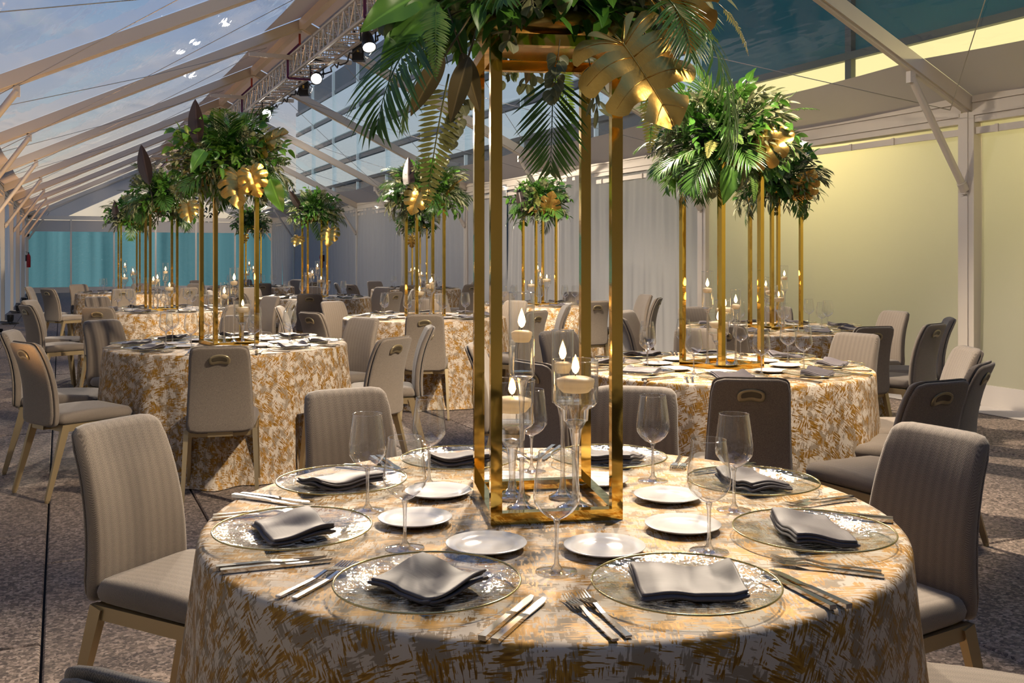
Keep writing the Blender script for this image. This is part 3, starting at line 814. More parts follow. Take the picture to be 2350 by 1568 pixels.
# ------------------------------------------------------------------ foliage pieces (leaf along +Y, upper face +Z)
def blade(m, base, d, up, L_, W_, curl=.25, fold=.25, shape='ovate', n=5):
    d = Vector(d).normalized(); up = Vector(up); x = d.cross(up)
    if x.length < 1e-4: x = d.orthogonal()
    x.normalize(); up = x.cross(d)
    vs = []; uvs = []; base = Vector(base)
    for i in range(n+1):
        t_ = i/n
        if shape == 'ovate': wd = math.sin(PI*t_**.75)**.8
        elif shape == 'lance': wd = math.sin(PI*t_**.9)**.9
        elif shape == 'round': wd = math.sqrt(max(0, 1-(2*t_-1)**2))
        else: wd = (1-t_)**.6*min(1, t_*6+.2)
        wd = max(wd, .02)*W_/2
        c = base+d*(L_*t_*(1-.12*curl*t_))-up*(curl*L_*t_*t_)
        vs += [c-x*wd+up*fold*wd, c, c+x*wd+up*fold*wd]; uvs += [(0, t_), (.5, t_), (1, t_)]
    fs = []
    for i in range(n):
        a = i*3; fs += [(a, a+1, a+4, a+3), (a+1, a+2, a+5, a+4)]
    m.add(vs, fs, uvs)
def curve_pts(L_, droop, n=12, rise=.0):
    pts = []
    for i in range(n+1):
        t_ = i/n; ang = rise-droop*t_
        if not pts: pts.append(Vector((0, 0, 0)))
        else: pts.append(pts[-1]+Vector((0, math.cos(ang), math.sin(ang)))*(L_/n))
    return pts
def palm_mesh(L_, droop, seed, ml=.20, npair=19, wl=.011):
    r = random.Random(seed); m = MB(); pts = curve_pts(L_, droop, 16)
    m.cur = 0; m.tube(pts, [.0035*(1-.75*i/16) for i in range(17)], 5)
    for k in range(npair):
        t_ = .16+.84*(k+.5)/npair; i = min(15, int(t_*16)); f = t_*16-i; p = pts[i].lerp(pts[i+1], f); tg = (pts[i+1]-pts[i]).normalized()
        up = Vector((1, 0, 0)).cross(tg)
        ln = ml*(math.sin(PI*min(1, (t_*.86+.14)))**.55)*r.uniform(.9, 1.05); ang = math.radians(58-38*t_+r.uniform(-4, 4))
        for s in (-1, 1):
            d = Vector((s, 0, 0))*math.sin(ang)+tg*math.cos(ang)+up*(.12+r.uniform(-.08, .08))
            blade(m, p, d, up, ln, wl, .28+r.uniform(-.08, .1), .35, 'lance', 4)
    return m.mesh('palm_frond', 'leaf_palm')
def fern_mesh(L_, droop, seed, mname, ml=.055, npair=26, wl=.009):
    r = random.Random(seed); m = MB(); pts = curve_pts(L_, droop, 14)
    m.tube(pts, [.0022*(1-.7*i/14) for i in range(15)], 4)
    for k in range(npair):
        t_ = .1+.9*(k+.5)/npair; i = min(13, int(t_*14)); p = pts[i].lerp(pts[i+1], t_*14-i); tg = (pts[i+1]-pts[i]).normalized(); up = Vector((1, 0, 0)).cross(tg)
        ln = ml*(1-t_**2.2)*min(1, .55+t_*2)+.006; ang = math.radians(74-18*t_)
        for s in (-1, 1): blade(m, p, Vector((s, 0, 0))*math.sin(ang)+tg*math.cos(ang), up, ln, wl, .15+r.uniform(-.1, .2), .2, 'lance', 3)
    return m.mesh('fern_frond', mname)
def spray_mesh(name, L_, n, ll, lw, mname, seed, shape='ovate', spread=55, droop=.5, clump=1):
    r = random.Random(seed); m = MB(); pts = curve_pts(L_, droop, 8, .1)
    m.cur = 1; m.tube(pts, .002, 4); m.cur = 0
    for k in range(n):
        t_ = .2+.8*(k+1)/n; i = min(7, int(t_*8-1e-6)); p = pts[i].lerp(pts[i+1], t_*8-i); tg = (pts[i+1]-pts[i]).normalized()
        for q in range(clump):
            az = k*2.4+q*2*PI/clump+r.uniform(-.3, .3); sp = math.radians(spread*(1-.5*(k == n-1)))+r.uniform(-.15, .15)
            side = Vector((1, 0, 0))*math.cos(az)+Vector((1, 0, 0)).cross(tg)*math.sin(az)
            d = tg*math.cos(sp)+side*math.sin(sp); up = Vector((0, 0, 1))+side*.3
            blade(m, p+d*.006, d, up, ll*r.uniform(.75, 1.1), lw*r.uniform(.85, 1.1), r.uniform(.1, .4), .3, shape, 5 if shape != 'round' else 6)
    return m.mesh(name, [mname, 'twig'])
def big_leaf_mesh(name, L_, W_, mname, shape='lance', curl=.12, wave=.0, seed=0):
    m = MB(); nu, nv = 8, 14; vs = []; uvs = []; fs = []
    for j in range(nv+1):
        v = j/nv; wd = max(.015, math.sin(PI*v**(.85 if shape == 'lance' else .62))**.8)*W_/2
        for i in range(nu+1):
            u = -1+2*i/nu
            vs.append((u*wd, L_*v, -curl*L_*v*v+.30*abs(u)*wd+wave*math.sin(v*14+u*2)*abs(u)-.012*math.cos(v*38)*abs(u)*W_)); uvs.append((i/nu, v))
    for j in range(nv):
        for i in range(nu):
            a = j*(nu+1)+i; fs.append((a, a+1, a+nu+2, a+nu+1))
    m.add(vs, fs, uvs); m.tube([(0, -.14, .01), (0, 0, 0)], .003, 5); return m.mesh(name, mname)
def interp(pts, q):
    x = q*(len(pts)-1); i = min(len(pts)-2, int(x)); f = x-i
    p0, p1, p2, p3 = pts[max(0, i-1)], pts[i], pts[i+1], pts[min(len(pts)-1, i+2)]
    return tuple(.5*((2*b)+(-a+c)*f+(2*a-5*b+4*c-d)*f*f+(-a+3*b-3*c+d)*f**3) for a, b, c, d in zip(p0, p1, p2, p3))
def monstera_mesh(S, mname, seed=0, curl=.16, lobes=5, gap=.22, cut=.42):
    OUT = [(.015, -.05), (.17, -.20), (.36, -.19), (.50, -.03), (.53, .18), (.48, .40), (.36, .60), (.19, .76), (0, .90)]
    INN = [(0, .0), (0, .0), (0, .01), (0, .06), (0, .17), (0, .31), (0, .46), (0, .62), (0, .84)]
    m = MB(); r = random.Random(seed); ns, npp = 9, 7
    for s in (-1, 1):
        for lb in range(lobes):
            vs = []; uvs = []; fs = []; g = gap*r.uniform(.8, 1.2); s0 = r.uniform(cut, cut+.16)
            if lb == 0: g *= .35
            for ip in range(npp+1):
                p = ip/npp
                for js in range(ns+1):
                    sv = js/ns; pp = p
                    if sv > s0: pp = .5+(p-.5)*(1-g*min(1, ((sv-s0)/(1-s0))*1.6)**.6)
                    q = min(1, (lb+pp)/lobes); a, b = interp(INN, q), interp(OUT, q)
                    e = sv*(1-.10*abs(2*p-1)**3)
                    x = a[0]+(b[0]-a[0])*e; y = a[1]+(b[1]-a[1])*e-.05*e*e*(.5-q)
                    z = .10*math.sin(PI*min(1, abs(x)/.5))-.02*abs(2*p-1)*min(1, sv*2)-.10*(abs(x)/.5)**2+.02*math.sin(q*9+seed)*e-curl*(max(0, y)/.9)**2+.012*(1-min(1, sv*9))*0
                    vs.append((s*x*S, y*S, z*S)); uvs.append((.5+s*sv*.5, q))
            for ip in range(npp):
                for js in range(ns):
                    a = ip*(ns+1)+js; f = (a, a+1, a+ns+2, a+ns+1); fs.append(f if s > 0 else f[::-1])
            m.add(vs, fs, uvs)
    mid = [interp(INN, k/14) for k in range(15)]
    m.tube([(0, y*S, (-curl*(max(0, y)/.9)**2+.004)*S) for x, y in mid], [S*.012*(1-.8*k/14) for k in range(15)], 6)
    for s in (-1, 1):
        for lb in range(lobes):
            q = (lb+.5)/lobes; a, b = interp(INN, q), interp(OUT, q); pts = []
            for k in range(6):
                e = .9*k/5; x = a[0]+(b[0]-a[0])*e; y = a[1]+(b[1]-a[1])*e-.05*e*e*(.5-q)
                z = .10*math.sin(PI*min(1, abs(x)/.5))-.10*(abs(x)/.5)**2+.02*math.sin(q*9+seed)*e-curl*(max(0, y)/.9)**2+.003
                pts.append((s*x*S, y*S, z*S))
            m.tube(pts, [S*.006*(1-.8*k/5) for k in range(6)], 5)
    m.tube([(0, -.25*S, -.06*S), (0, 0, 0)], S*.012, 6)
    return m.mesh('monstera_leaf', mname)
LF = {
    'palm': [palm_mesh(.42, .9, 1), palm_mesh(.40, 1.3, 2, .17), palm_mesh(.36, .6, 3, .15, 16), palm_mesh(.46, 1.0, 4, .19, 22)],
    'fern': [fern_mesh(.30, .9, 5, 'leaf_fern'), fern_mesh(.26, .5, 6, 'leaf_fern', .045), fern_mesh(.33, 1.2, 7, 'leaf_fern', .05, 30)],
    'gfern': [fern_mesh(.30, .7, 8, 'leaf_fern_gold', .05, 24, .0095)],
    'lemon': [spray_mesh('leaf_spray', .20, 7, .085, .050, 'leaf_green', 9), spray_mesh('leaf_spray', .17, 6, .095, .058, 'leaf_green', 10, 'ovate', 60), spray_mesh('leaf_spray', .22, 8, .075, .042, 'leaf_bright', 11)],
    'olive': [spray_mesh('olive_sprig', .24, 14, .085, .017, 'leaf_olive', 12, 'lance', 40, .8), spray_mesh('olive_sprig', .26, 12, .10, .020, 'leaf_olive', 13, 'lance', 35, 1.1)],
    'varieg': [spray_mesh('variegated_sprig', .16, 8, .030, .018, 'leaf_variegated', 14, 'ovate', 62, .4, 5), spray_mesh('variegated_sprig', .13, 7, .028, .018, 'leaf_variegated', 15, 'ovate', 65, .3, 6)],
    'euc': [spray_mesh('eucalyptus_sprig', .22, 9, .048, .044, 'leaf_olive', 16, 'round', 65, .9, 2)],
    'dark': [big_leaf_mesh('dark_leaf', .30, .10, 'leaf_dark', 'lance', .08)],
    'bronze': [big_leaf_mesh('bronze_leaf', .17, .055, 'leaf_bronze', 'lance', .3), big_leaf_mesh('bronze_leaf', .15, .05, 'leaf_bronze', 'lance', .45)],
    'aspid': [big_leaf_mesh('broad_leaf', .24, .13, 'leaf_bright', 'ovate', .3, .006), big_leaf_mesh('broad_leaf', .18, .10, 'leaf_green', 'ovate', .35, .005)],
    'mong': [monstera_mesh(.22, 'leaf_green', 2), monstera_mesh(.17, 'leaf_green', 5)],
    'gold': [monstera_mesh(.20, 'gold_leaf_paint', 3), monstera_mesh(.17, 'gold_leaf_paint', 7, .3)],
    'gold1': [monstera_mesh(.285, 'gold_leaf_paint', 4, .20, 5, .32, .32)],
    'pine': [fern_mesh(.24, .5, 21, 'leaf_palm', .020, 40, .0035), spray_mesh('pine_sprig', .2, 30, .022, .004, 'leaf_palm', 22, 'lance', 70, .4, 4)],
}
NM = {'palm': 'palm_frond', 'fern': 'fern_frond', 'gfern': 'yellow_fern_frond', 'lemon': 'leaf_spray', 'olive': 'olive_sprig', 'varieg': 'variegated_sprig', 'euc': 'eucalyptus_sprig', 'dark': 'dark_leaf',
      'bronze': 'bronze_leaf', 'aspid': 'broad_leaf', 'mong': 'monstera_leaf', 'gold': 'gold_monstera_leaf', 'gold1': 'gold_monstera_leaf', 'pine': 'pine_sprig'}
def filler_mesh(seed, n=900):
    r = random.Random(seed); m = MB()
    for _ in range(n):
        az = r.uniform(0, 2*PI); el = r.uniform(-.35, 1.45); d = Vector((math.cos(az)*math.cos(el), math.sin(az)*math.cos(el), math.sin(el)))
        rad = r.uniform(.05, .25); p = Vector((d.x*rad*1.1, d.y*rad*1.1, .10+d.z*rad))
        dd = (d+Vector((r.uniform(-1, 1), r.uniform(-1, 1), r.uniform(-1, .6)))*.8).normalized()
        blade(m, p, dd, (0, 0, 1), r.uniform(.05, .10), r.uniform(.02, .045), .3, .25, 'ovate', 3)
    return m.mesh('leaf_filler', 'leaf_green')
fillers = [filler_mesh(s) for s in (1, 2)]
MOSS = MB(); MOSS.lathe([(0, .0), (.10, .005), (.145, .05), (.15, .10), (.12, .18), (.06, .23), (0, .24)], 20)
simple('moss', (.012, .022, .008), .9); moss_me = MOSS.mesh('moss_ball', 'moss')
def orient(d, up=(0, 0, 1), roll=0.0):
    y = Vector(d).normalized(); u = Vector(up)
    if abs(y.dot(u)) > .985: u = Vector((y.y, -y.x, .3)) if abs(y.z) < .999 else Vector((1, 0, 0))
    x = y.cross(u).normalized(); z = x.cross(y)
    return (Matrix((x, y, z)).transposed().to_quaternion() @ Euler((0, roll, 0)).to_quaternion()).to_euler()
def arrangement(key, base, phrase, n, seed, heroes, scale=1.0, mixw=None):
    r = random.Random(seed)
    th = thing('floral_arrangement', f'green tropical foliage with gold leaves above {phrase}', 'floral arrangement', base, 0, 'foliage centrepieces on gold stands')
    part('moss_ball', moss_me, th)
    f_ = part('leaf_filler', fillers[seed % 2], th); tag(f_, kind='stuff'); f_.rotation_euler = (0, 0, r.uniform(0, 6))
    def piece(kind, p, d, up=(0, 0, 1), roll=0.0, s=1.0, vi=None):
        me = r.choice(LF[kind]) if vi is None else LF[kind][vi]
        o = part(NM[kind], me, th, p); o.rotation_euler = orient(d, up, roll); o.scale = (s, s, s); return o
    kinds = mixw or {'palm': 14, 'fern': 15, 'lemon': 22, 'olive': 16, 'varieg': 16, 'euc': 7, 'bronze': 5, 'aspid': 2, 'pine': 9, 'mong': 1, 'gfern': 3}
    pool = [k for k, c in kinds.items() for _ in range(c)]
    ga = PI*(3-math.sqrt(5))
    for i in range(n):
        k = r.choice(pool); f = (i+.5)/n
        sz = 1.0-f*(1.36 if key == 'T1' else 1.72)                                 # from straight up to well below the rim
        el = math.asin(max(-.75, min(.98, sz))); az = i*ga+r.uniform(-.2, .2)
        d = Vector((math.cos(az)*math.cos(el), math.sin(az)*math.cos(el), math.sin(el)))
        start = {'palm': .09, 'fern': .15, 'gfern': .17, 'pine': .20, 'varieg': .20, 'olive': .15, 'euc': .15}.get(k, .17)
        p = Vector((d.x*start*1.15, d.y*start*1.15,   .12+max(d.z, -.5)*start*.9))
        if k in ('palm', 'fern', 'pine', 'olive') : d = (d+Vector((0, 0, .18 if d.z > 0 else .05))).normalized()
        piece(k, p, d, (0, 0, 1), r.uniform(-.5, .5), r.uniform(.8, 1.1)*scale)
    for hk in heroes:
        kind, px, py, dd, tx, ty, tdd, s, upv = hk     # start pixel + depth, end pixel + depth
        a, b = PX(px, py, dd), PX(tx, ty, tdd)
        o = piece(kind, a-Vector(base), b-a, upv if upv else (0, 0, 1), 0, s, 0)
    return th
TOCAM = tuple(-FW+Vector((0, 0, .15)))
HERO = {
    'T1': [('gold1', 1430, 100, 1.98, 1550, 262, 1.90, .80, tuple(-FW+RT*-.1+Vector((0, 0, .45)))),
           ('gold', 1500, 60, 2.2, 1590, -10, 2.15, 1.0, tuple(-FW+Vector((0, 0, -.3)))),
           ('palm', 1010, 40, 2.1, 880, 95, 1.95, .80, None), ('palm', 1270, 130, 2.15, 1268, 330, 2.10, .62, TOCAM), ('palm', 1575, 20, 2.15, 1690, 130, 2.1, .80, None),
           ('palm', 1520, -10, 2.05, 1600, 20, 1.9, .5, None),
           ('gfern', 1030, 170, 2.1, 995, 330, 2.08, 1.0, TOCAM), ('aspid', 1010, 10, 2.05, 900, 90, 2.0, .62, TOCAM), ('aspid', 940, 70, 2.05, 880, 140, 2.0, .45, TOCAM), ('aspid', 960, -10, 2.05, 890, 20, 2.0, .6, TOCAM),
           ('fern', 1000, 10, 2.0, 1000, 110, 1.85, .6, None), ('bronze', 1075, 130, 2.05, 1045, 225, 2.03, .8, TOCAM), ('bronze', 1020, 130, 2.05, 970, 205, 2.03, .8, TOCAM),
           ('bronze', 1060, 120, 2.1, 1090, 215, 2.08, .75, TOCAM), ('euc', 1075, 190, 2.12, 1050, 260, 2.1, .6, TOCAM), ('euc', 1285, 90, 2.05, 1275, 180, 2.04, .55, TOCAM), ('pine', 905, 130, 2.0, 870, 230, 2.0, .55, None),
           ('olive', 1345, 110, 2.1, 1378, 250, 2.1, .6, TOCAM), ('gfern', 1500, 150, 2.25, 1500, 300, 2.25, .7, TOCAM), ('gfern', 1650, 10, 2.2, 1700, 50, 2.2, .45, None)],
    'T2': [('dark', 455, 335, 6.2, 447, 245, 6.2, 1.0, TOCAM), ('gold', 600, 335, 6.4, 645, 300, 6.3, 1.25, tuple(-FW+Vector((0, 0, .9)))), ('gold', 545, 400, 6.1, 545, 470, 6.0, 1.25, TOCAM), ('gold', 575, 395, 6.0, 590, 440, 6.0, .9, TOCAM),
           ('aspid', 470, 345, 6.1, 440, 380, 6.0, .7, TOCAM), ('aspid', 620, 410, 6.1, 640, 470, 6.1, .9, TOCAM)],
    'T3': [('gold', 1735, 345, 4.95, 1815, 300, 4.9, 1.15, tuple(-FW+Vector((0, 0, .5)))), ('palm', 1640, 340, 5.0, 1540, 330, 4.9, .9, None), ('pine', 1760, 290, 5.1, 1800, 205, 5.1, 1.0, None), ('fern', 1780, 270, 5.1, 1830, 232, 5.1, .8, None), ('aspid', 1680, 380, 4.9, 1670, 440, 4.85, .8, TOCAM)],
    'T4': [('dark', 940, 445, 9.1, 937, 370, 9.1, 1.15, TOCAM), ('gold', 962, 440, 9.0, 945, 485, 8.95, 1.25, TOCAM), ('gold', 1030, 440, 9.2, 1055, 410, 9.2, 1.0, None)],
    'T5': [('gold', 1840, 440, 7.7, 1868, 395, 7.6, 1.1, TOCAM), ('gold', 1815, 455, 7.7, 1850, 445, 7.6, 1.0, None)],
    'T6': [('dark', 343, 425, 10.2, 323, 338, 10.2, 1.45, TOCAM), ('gold', 430, 470, 10.1, 435, 515, 10.0, 1.1, TOCAM)],
    'T7': [('dark', 268, 505, 15.0, 262, 463, 15.0, 1.0, TOCAM)],
    'T8': [('dark', 690, 480, 13.4, 668, 445, 13.3, 1.0, TOCAM), ('gold', 758, 528, 13.3, 752, 565, 13.2, 1.3, TOCAM), ('gold', 685, 545, 13.3, 678, 560, 13.2, .9, TOCAM)],
    'T9': [('dark', 1200, 488, 11.4, 1190, 435, 11.4, 1.0, TOCAM), ('gold', 1258, 482, 11.3, 1266, 450, 11.2, 1.3, TOCAM), ('gfern', 1235, 485, 11.4, 1232, 440, 11.4, 1.0, None)],
    'T10': [('gold', 945, 545, 16.6, 945, 565, 16.6, 1.0, TOCAM)],
    'T11': [('gold', 560, 540, 17.8, 556, 560, 17.8, .9, TOCAM)],
}
NPIECE = {'T1': 190, 'T2': 190, 'T3': 190, 'T4': 150, 'T5': 150, 'T6': 130, 'T7': 90, 'T8': 110, 'T9': 120, 'T10': 80, 'T11': 80}

# ------------------------------------------------------------------ set every table
MIX1 = {'palm': 6, 'fern': 14, 'lemon': 22, 'olive': 18, 'varieg': 18, 'euc': 10, 'bronze': 8, 'aspid': 5, 'pine': 8, 'mong': 2, 'gfern': 3}
placed = []          # chair positions already taken
TC = {}
for ti, (key, px, dep, phrase, angs, turn) in enumerate(TABLES):
    l0 = (px-CX)/FPX*dep; TC[key] = C(l0, dep)
for ti, (key, px, dep, phrase, angs, turn) in enumerate(TABLES):
    l0 = (px-CX)/FPX*dep; cen = C(l0, dep); r = random.Random(100+ti); near = key in ('T1', 'T2', 'T3')
    tc = obj('tablecloth', cloths[ti % 4], None, cen, -A+r.uniform(-.06, .06) if key != 'T1' else -A)
    tag(tc, f'ivory and gold brushed pattern floor-length cloth draping {phrase}', 'tablecloth', 'gold patterned round tablecloths')
    hrs = hours_for(angs)
    for a_, h in zip(angs, hrs):
        th_ = math.radians(a_); wang = th_-A; rz = wang+PI/2
        def at(rad, dx, z):     # radius from table centre, diner's right offset
            p = cen+Vector((math.cos(wang), math.sin(wang), 0))*rad+Vector((-math.sin(wang), math.cos(wang), 0))*dx
            return Vector((p.x, p.y, z))
        back_side = math.sin(th_) > 0
        place(charger0, U['charger'], at(.575, 0, ZT), rz+r.uniform(-3, 3), f'gold-rimmed glass charger at {h} o\'clock on {phrase}', f'glass charger plates on {phrase}')
        np_ = obj('napkin', r.choice(naps), None, at(.575, 0, ZT+.0), rz+r.choice((-.35, -.1, .15, .4, -.5)))
        tag(np_, f'folded grey satin napkin at {h} o\'clock on {phrase}', 'napkin', f'grey satin napkins on {phrase}')
        place(bread0, U['bread'], at(.31 if key == 'T1' else .33, -.02+r.uniform(-.015, .015), ZT), 0, f'small white bread plate at {h} o\'clock on {phrase}', f'white bread plates on {phrase}')
        ga_ = math.radians(a_+23.5)-A; gp = cen+Vector((math.cos(ga_), math.sin(ga_), 0))*(.415+r.uniform(-.015, .015)); 
        place(glass0, U['glass'], (gp.x, gp.y, ZT), r.uniform(0, 6), f'clear wine glass for {h} o\'clock seat, {phrase}', f'wine glasses on {phrase}')
        if near:
            for q, (off, w1) in enumerate(((-.185, 'inner'), (-.211, 'outer'))):
                place(fork0, U['fork'], at(.62+r.uniform(-.012, .012), off, ZT), rz+r.uniform(-.08, .08), f'polished steel {w1} fork at {h} o\'clock on {phrase}', f'forks on {phrase}')
            for q, (off, w1) in enumerate(((.183, 'inner'), (.206, 'outer'))):
                place(knife0, U['knife'], at(.632+r.uniform(-.01, .01), off, ZT), rz+r.uniform(-.05, .05), f'polished steel {w1} knife at {h} o\'clock on {phrase}', f'knives on {phrase}')
    # gold stand, candles, foliage
    srz = -A+math.radians(turn); so = C(-.012, .075) if key == 'T1' else Vector((0, 0, 0)); sb = cen+so
    place(stand0, U['stand'], (sb.x, sb.y, ZT), srz, f'tall open mirrored gold stand on {phrase}', 'gold centrepiece stands')
    fl, fl2 = r.choice((-1, 1)), r.choice((-1, 1))
    for k in ('cn1', 'cn2', 'cn3', 'cn4'):
        hx, hy = HOLD_POS[k]
        if key != 'T1': hx, hy = hx*fl, hy*fl2
        p = sb+RT*hx+FW*hy if key == 'T1' else sb+Vector((math.cos(srz), math.sin(srz), 0))*hx+Vector((-math.sin(srz), math.cos(srz), 0))*hy
        hroot, R_, lv = HOLD[k]
        place(hroot, U[k], (p.x, p.y, ZT), 0, f'{HOLD_NAME[k]} on {phrase}', f'candle holders on {phrase}')
        place(CAND[k], UC[k], (p.x, p.y, ZT+lv+.004), r.uniform(0, 6), f'lit {CAND_NAME[k]} on {phrase}', f'floating candles on {phrase}')
    sc_ = .86 if key == 'T1' else .90
    arrangement(key, (sb.x, sb.y, ZT+SHT-.0), phrase, NPIECE[key], 7+ti, HERO.get(key, []), sc_, MIX1 if key == 'T1' else None)

# ------------------------------------------------------------------ chairs
CH = {  # camera-frame angle, seat radius, extra turn (deg)
    'T1': [(153, 1.07, 0), (22, .885, 8), (118, 1.13, 0), (75, 1.07, 0), (247, .91, 0), (339, .94, 0)],
    'T2': [(9, 1.0, 0), (56, .98, 0), (102, 1.05, 0), (146, 1.08, 0), (190, 1.02, 0), (231, 1.0, 0), (284, 1.0, 0), (329, 1.05, 0)],
    'T3': [(357, .95, 0), (40, 1.0, 0), (85, .93, 0), (128, 1.0, 0), (172, 1.0, 0), (216, .92, 0), (263, 1.0, 0), (290, 1.18, 6), (322, .95, 0)],
    'T4': [(a, 1.03, 0) for a in (5, 50, 95, 140, 185, 230, 275, 320)],
    'T5': [(a, .97, 0) for a in (25, 75, 110, 150, 190, 240, 285, 312, 345)],
}
for key, px, dep, phrase, angs, turn in TABLES:
    cen = TC[key]; r = random.Random(px)
    lst = CH.get(key) or [(a+r.uniform(-5, 5), 1.04+r.uniform(-.02, .06), r.uniform(-6, 6)) for a in angs]
    keep = []
    for a_, rad, ex in lst:
        wang = math.radians(a_)-A; p = cen+Vector((math.cos(wang), math.sin(wang), 0))*rad
        bp = cen+Vector((math.cos(wang), math.sin(wang), 0))*(rad+.2)
        if any((bp-q).length < .46 for q in placed) or any((bp-TC[k2]).length < 1.0 for k2 in TC if k2 != key): continue
        if not (XL+.35 < bp.x < XR-.25): continue
        keep.append((a_, p, wang, ex)); placed.append(bp)
    for (a_, p, wang, ex), h in zip(keep, hours_for([k[0] for k in keep])):
        place(chair0, chair_used, (p.x, p.y, 0), wang+PI/2+math.radians(ex), f'taupe banquet chair at {h} o\'clock of {phrase}', 'taupe banquet chairs')

# ------------------------------------------------------------------ spotlights on the truss aimed at tables, plus an added foliage fill
def aim(k, dz=.9): return TC[k]+Vector((0, 0, dz))
SPOTS = [(-1.8, 'T1F', .34, 26), (2.2, 'T2', .55, 52), (2.7, 'T3', .52, 56), (3.2, 'T1', .27, 66), (3.7, 'T4', .65, 48), (4.6, 'T1', .29, 66), (5.2, 'T6', .75, 44), (6.0, 'T3', .6, 58), (6.6, 'T1', .36, 60), (7.2, 'T9', .8, 52), (8.3, 'T5', .7, 54), (9.2, 'T7', 1.3, 40), (11.15, 'T4', .4, 50), (13.68, 'T2', .5, 44), (17.3, 'T6', .5, 46), (20.3, 'T8', .8, 46), (22.5, 'T10', .8, 50)]
TC['T1F'] = TC['T1']+Vector((0, 0, 1.25))  # unseen spot behind the camera, added to brighten the front foliage
SPOTS.sort()
for i, (y, k, pw, ang) in enumerate(SPOTS):
    spotlight(XM+.05, y, TZ-.29, aim(k), f'lit black spotlight hanging from the ridge truss, {ordn[i]} from the camera', SPOT_POWER*pw, ang)
for i, (y, x) in enumerate(((3.2, .29), (7.6, .29), (12.4, .29), (15.45, .27), (18.8, .27), (21.6, .27), (25.5, .27), (31.0, .27))):
    th = thing('wash_light', f'boxy black wash light on the truss, {ordn[i]} from the camera', 'wash light', (XM+x, y, TZ-.15), -A, 'boxy wash lights on the truss')
    ld = bpy.data.lights.new('wash_beam', 'SPOT'); ld.energy = WASH_POWER; ld.color = (1, .86, .70); ld.spot_size = math.radians(100); ld.spot_blend = 1; ld.shadow_soft_size = .08
    lo = bpy.data.objects.new('wash_beam', ld); COL.objects.link(lo); lo.parent = th; lo.location = (.09, 0, -.02)
    d_ = Vector((XR-XM, 1.2, -2.9)) if y < 29 else Vector((-.6, 8.0, -2.2)); ld.energy = WASH_POWER*(1 if y < 29 else 7); lo.rotation_euler = (Euler((0, 0, A)).to_quaternion() @ (-d_).to_track_quat('Z', 'Y')).to_euler()  # farthest box is added and boosted to brighten the end wall
    part('housing', fx['box'], th); part('sticker', fx['sticker'], th)
    m = MB(); m.bar((0, 0, .14), (-.08, 0, .30), .03, .03); part('hanger', m.mesh('hanger', 'black_metal', False), th)
    m = MB(); rr_ = random.Random(i); m.tube([(.05, 0, .1), (.12+rr_.uniform(0, .05), .02, .0), (.10, .05, -.08), (.02, .06, .02), (-.04, .03, .16), (-.06, 0, .28)], .007, 5); part('cable_loop', m.mesh('cable_loop', 'black_cable'), th)

# ------------------------------------------------------------------ small things along the walls
def extinguisher(loc, rz, label):
    th = thing('fire_extinguisher', label, 'fire extinguisher', loc, rz)
    m = MB(); m.lathe([(0, 0), (.055, 0), (.06, .015), (.06, .34), (.05, .39), (.025, .42), (.02, .44), (0, .44)], 20); part('cylinder', m.mesh('cylinder', 'extinguisher_red'), th)
    m = MB(); m.box((0, 0, .455), (.03, .04, .04)); m.bar((0, -.02, .47), (0, .09, .50), .018, .012); m.bar((0, -.02, .45), (0, .08, .455), .018, .010); part('valve', m.mesh('valve', 'black_metal', False), th)
    m = MB(); m.tube([(.02, 0, .45), (.075, 0, .40), (.08, 0, .25), (.07, 0, .12)], .011, 6); part('hose', m.mesh('hose', 'black_cable'), th)
    m = MB(); m.box((0, -.0605, .22), (.06, .004, .12)); part('paper_label', m.mesh('paper_label', 'white_plastic', False), th)
    m = MB(); m.box((0, .075, .3), (.04, .04, .2)); part('bracket', m.mesh('bracket', 'black_metal', False), th)
extinguisher((XR-.16, 30.1, .95), -PI/2, 'red fire extinguisher hung on a post before the pale drapes')
extinguisher((XL+.16, 35.1, .95), PI/2, 'red fire extinguisher on the far left post by the end wall')
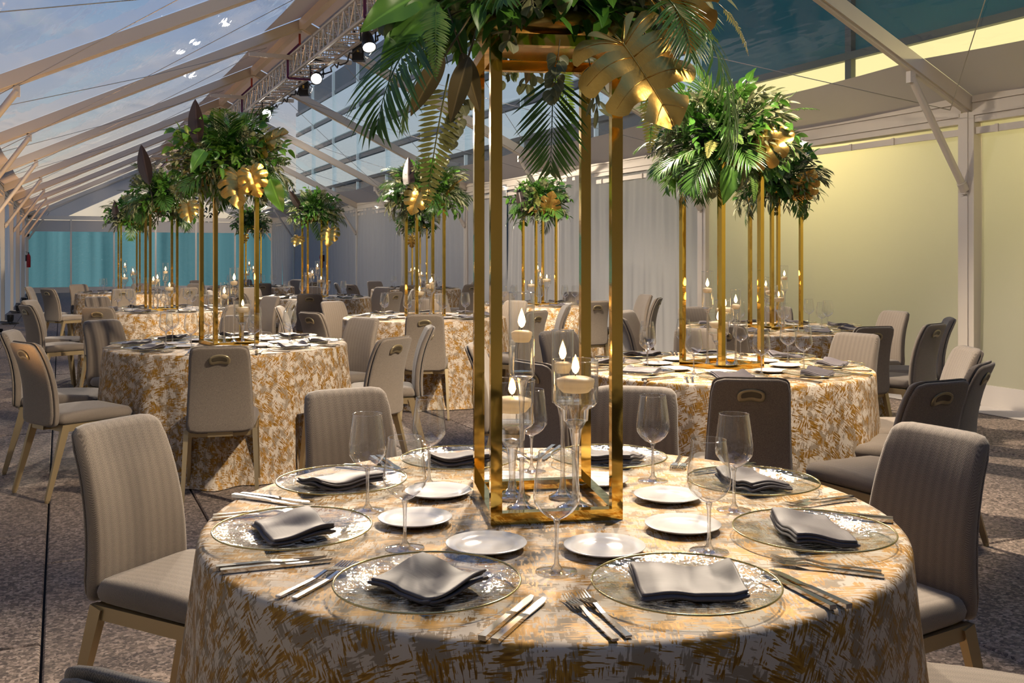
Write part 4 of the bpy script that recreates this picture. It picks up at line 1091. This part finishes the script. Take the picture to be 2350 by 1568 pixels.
def uplight(x, y, label, power, target):
    th = thing('floor_uplight', label, 'floor light', (x, y, 0), .4, 'warm floor lights along the left wall')
    m = MB(); m.box((0, 0, .012), (.30, .07, .02)); m.box((0, 0, .012), (.07, .26, .02)); part('base', m.mesh('base', 'black_metal', False), th)
    m = MB(); m.lathe([(0, .05), (.05, .05), (.06, .08), (.065, .18), (.055, .18), (.05, .15)], 16); part('lamp_head', m.mesh('lamp_head', 'black_metal', 'auto'), th)
    m = MB(); m.bar((0, .075, .02), (0, .075, .14), .01, .02); m.bar((0, -.075, .02), (0, -.075, .14), .01, .02); part('yoke', m.mesh('yoke', 'black_metal', False), th)
    m = MB(); m.tube([(.05, 0, .02), (.2, .2, .012), (.1, .6, .012), (-.05, .9, .012)], .009, 5); part('cord', m.mesh('cord', 'black_cable'), th)
    ld = bpy.data.lights.new('uplight_beam', 'SPOT'); ld.energy = power; ld.color = (1, .56, .24); ld.spot_size = math.radians(85); ld.spot_blend = .9; ld.shadow_soft_size = .05
    lo = bpy.data.objects.new('uplight_beam', ld); COL.objects.link(lo); lo.parent = th; lo.location = (0, 0, .2)
    d = Vector(target)-Vector((x, y, .2)); q = (-d).to_track_quat('Z', 'Y'); lo.rotation_euler = (Euler((0, 0, -.4)).to_quaternion() @ q).to_euler()
for i, y in enumerate((5.5, 9.5, 13.5, 17.6, 21.6, 25.6, 29.6, 33.6)):
    uplight(-.90, y, f'low black floor light beside the left wall, {ordn[i]} from the camera', UP_POWER, (.75, y+.3, 3.9))
th = thing('security_camera', 'small black camera fixed to the left end post', 'camera', (XL+.1, Y1-3.4, 2.02))
m = MB(); m.lathe([(0, -.09), (.06, -.08), (.085, -.02), (.085, .0), (0, .0)], 16); part('dome', m.mesh('dome', 'black_metal'), th)
m = MB(); m.box((0, 0, .05), (.2, .16, .10)); part('mount', m.mesh('mount', 'white_plastic', False), th)
for i, y in enumerate((8.55, 16.5, 24.6)):
    th = thing('eave_light', f'small round light on the right eave beam, {ordn[i]} from the camera', 'light', (XR-.06, y, ZE-.05), 0, 'small eave lights')
    m = MB(); m.lathe([(0, -.02), (.05, -.02), (.055, 0), (.04, .02), (0, .02)], 16); part('housing', m.mesh('housing', 'white_plastic'), th)
    m = MB(); m.lathe([(0, -.023), (.04, -.022)], 16); part('lens', m.mesh('lens', 'lamp_lens'), th)
# trees beyond the far gable
for i, (x, h, s) in enumerate(((10.6, 4.6, 1), (16.5, 5.2, 2), (5.0, 3.9, 3))):
    th = thing('distant_tree', f'dark tree silhouette beyond the far end, {("middle", "right", "left")[i]} of three', 'tree', (x, Y1+9, 0), 0, 'trees beyond the tent')
    r = random.Random(s); m = MB(); m.tube([(0, 0, 0), (.1, 0, h*.4), (0, .1, h*.8)], [.14, .10, .04], 7); part('trunk', m.mesh('trunk', 'bark'), th)
    m = MB()
    for _ in range(700):
        p = Vector((r.gauss(0, .75), r.gauss(0, .75), h*.75+r.gauss(0, .55))); blade(m, p, (r.uniform(-1, 1), r.uniform(-1, 1), r.uniform(-1, 1)), (0, 0, 1), .3, .14, .2, .2, 'ovate', 2)
    tag(part('crown', m.mesh('crown', 'tree_foliage'), th), kind='stuff')
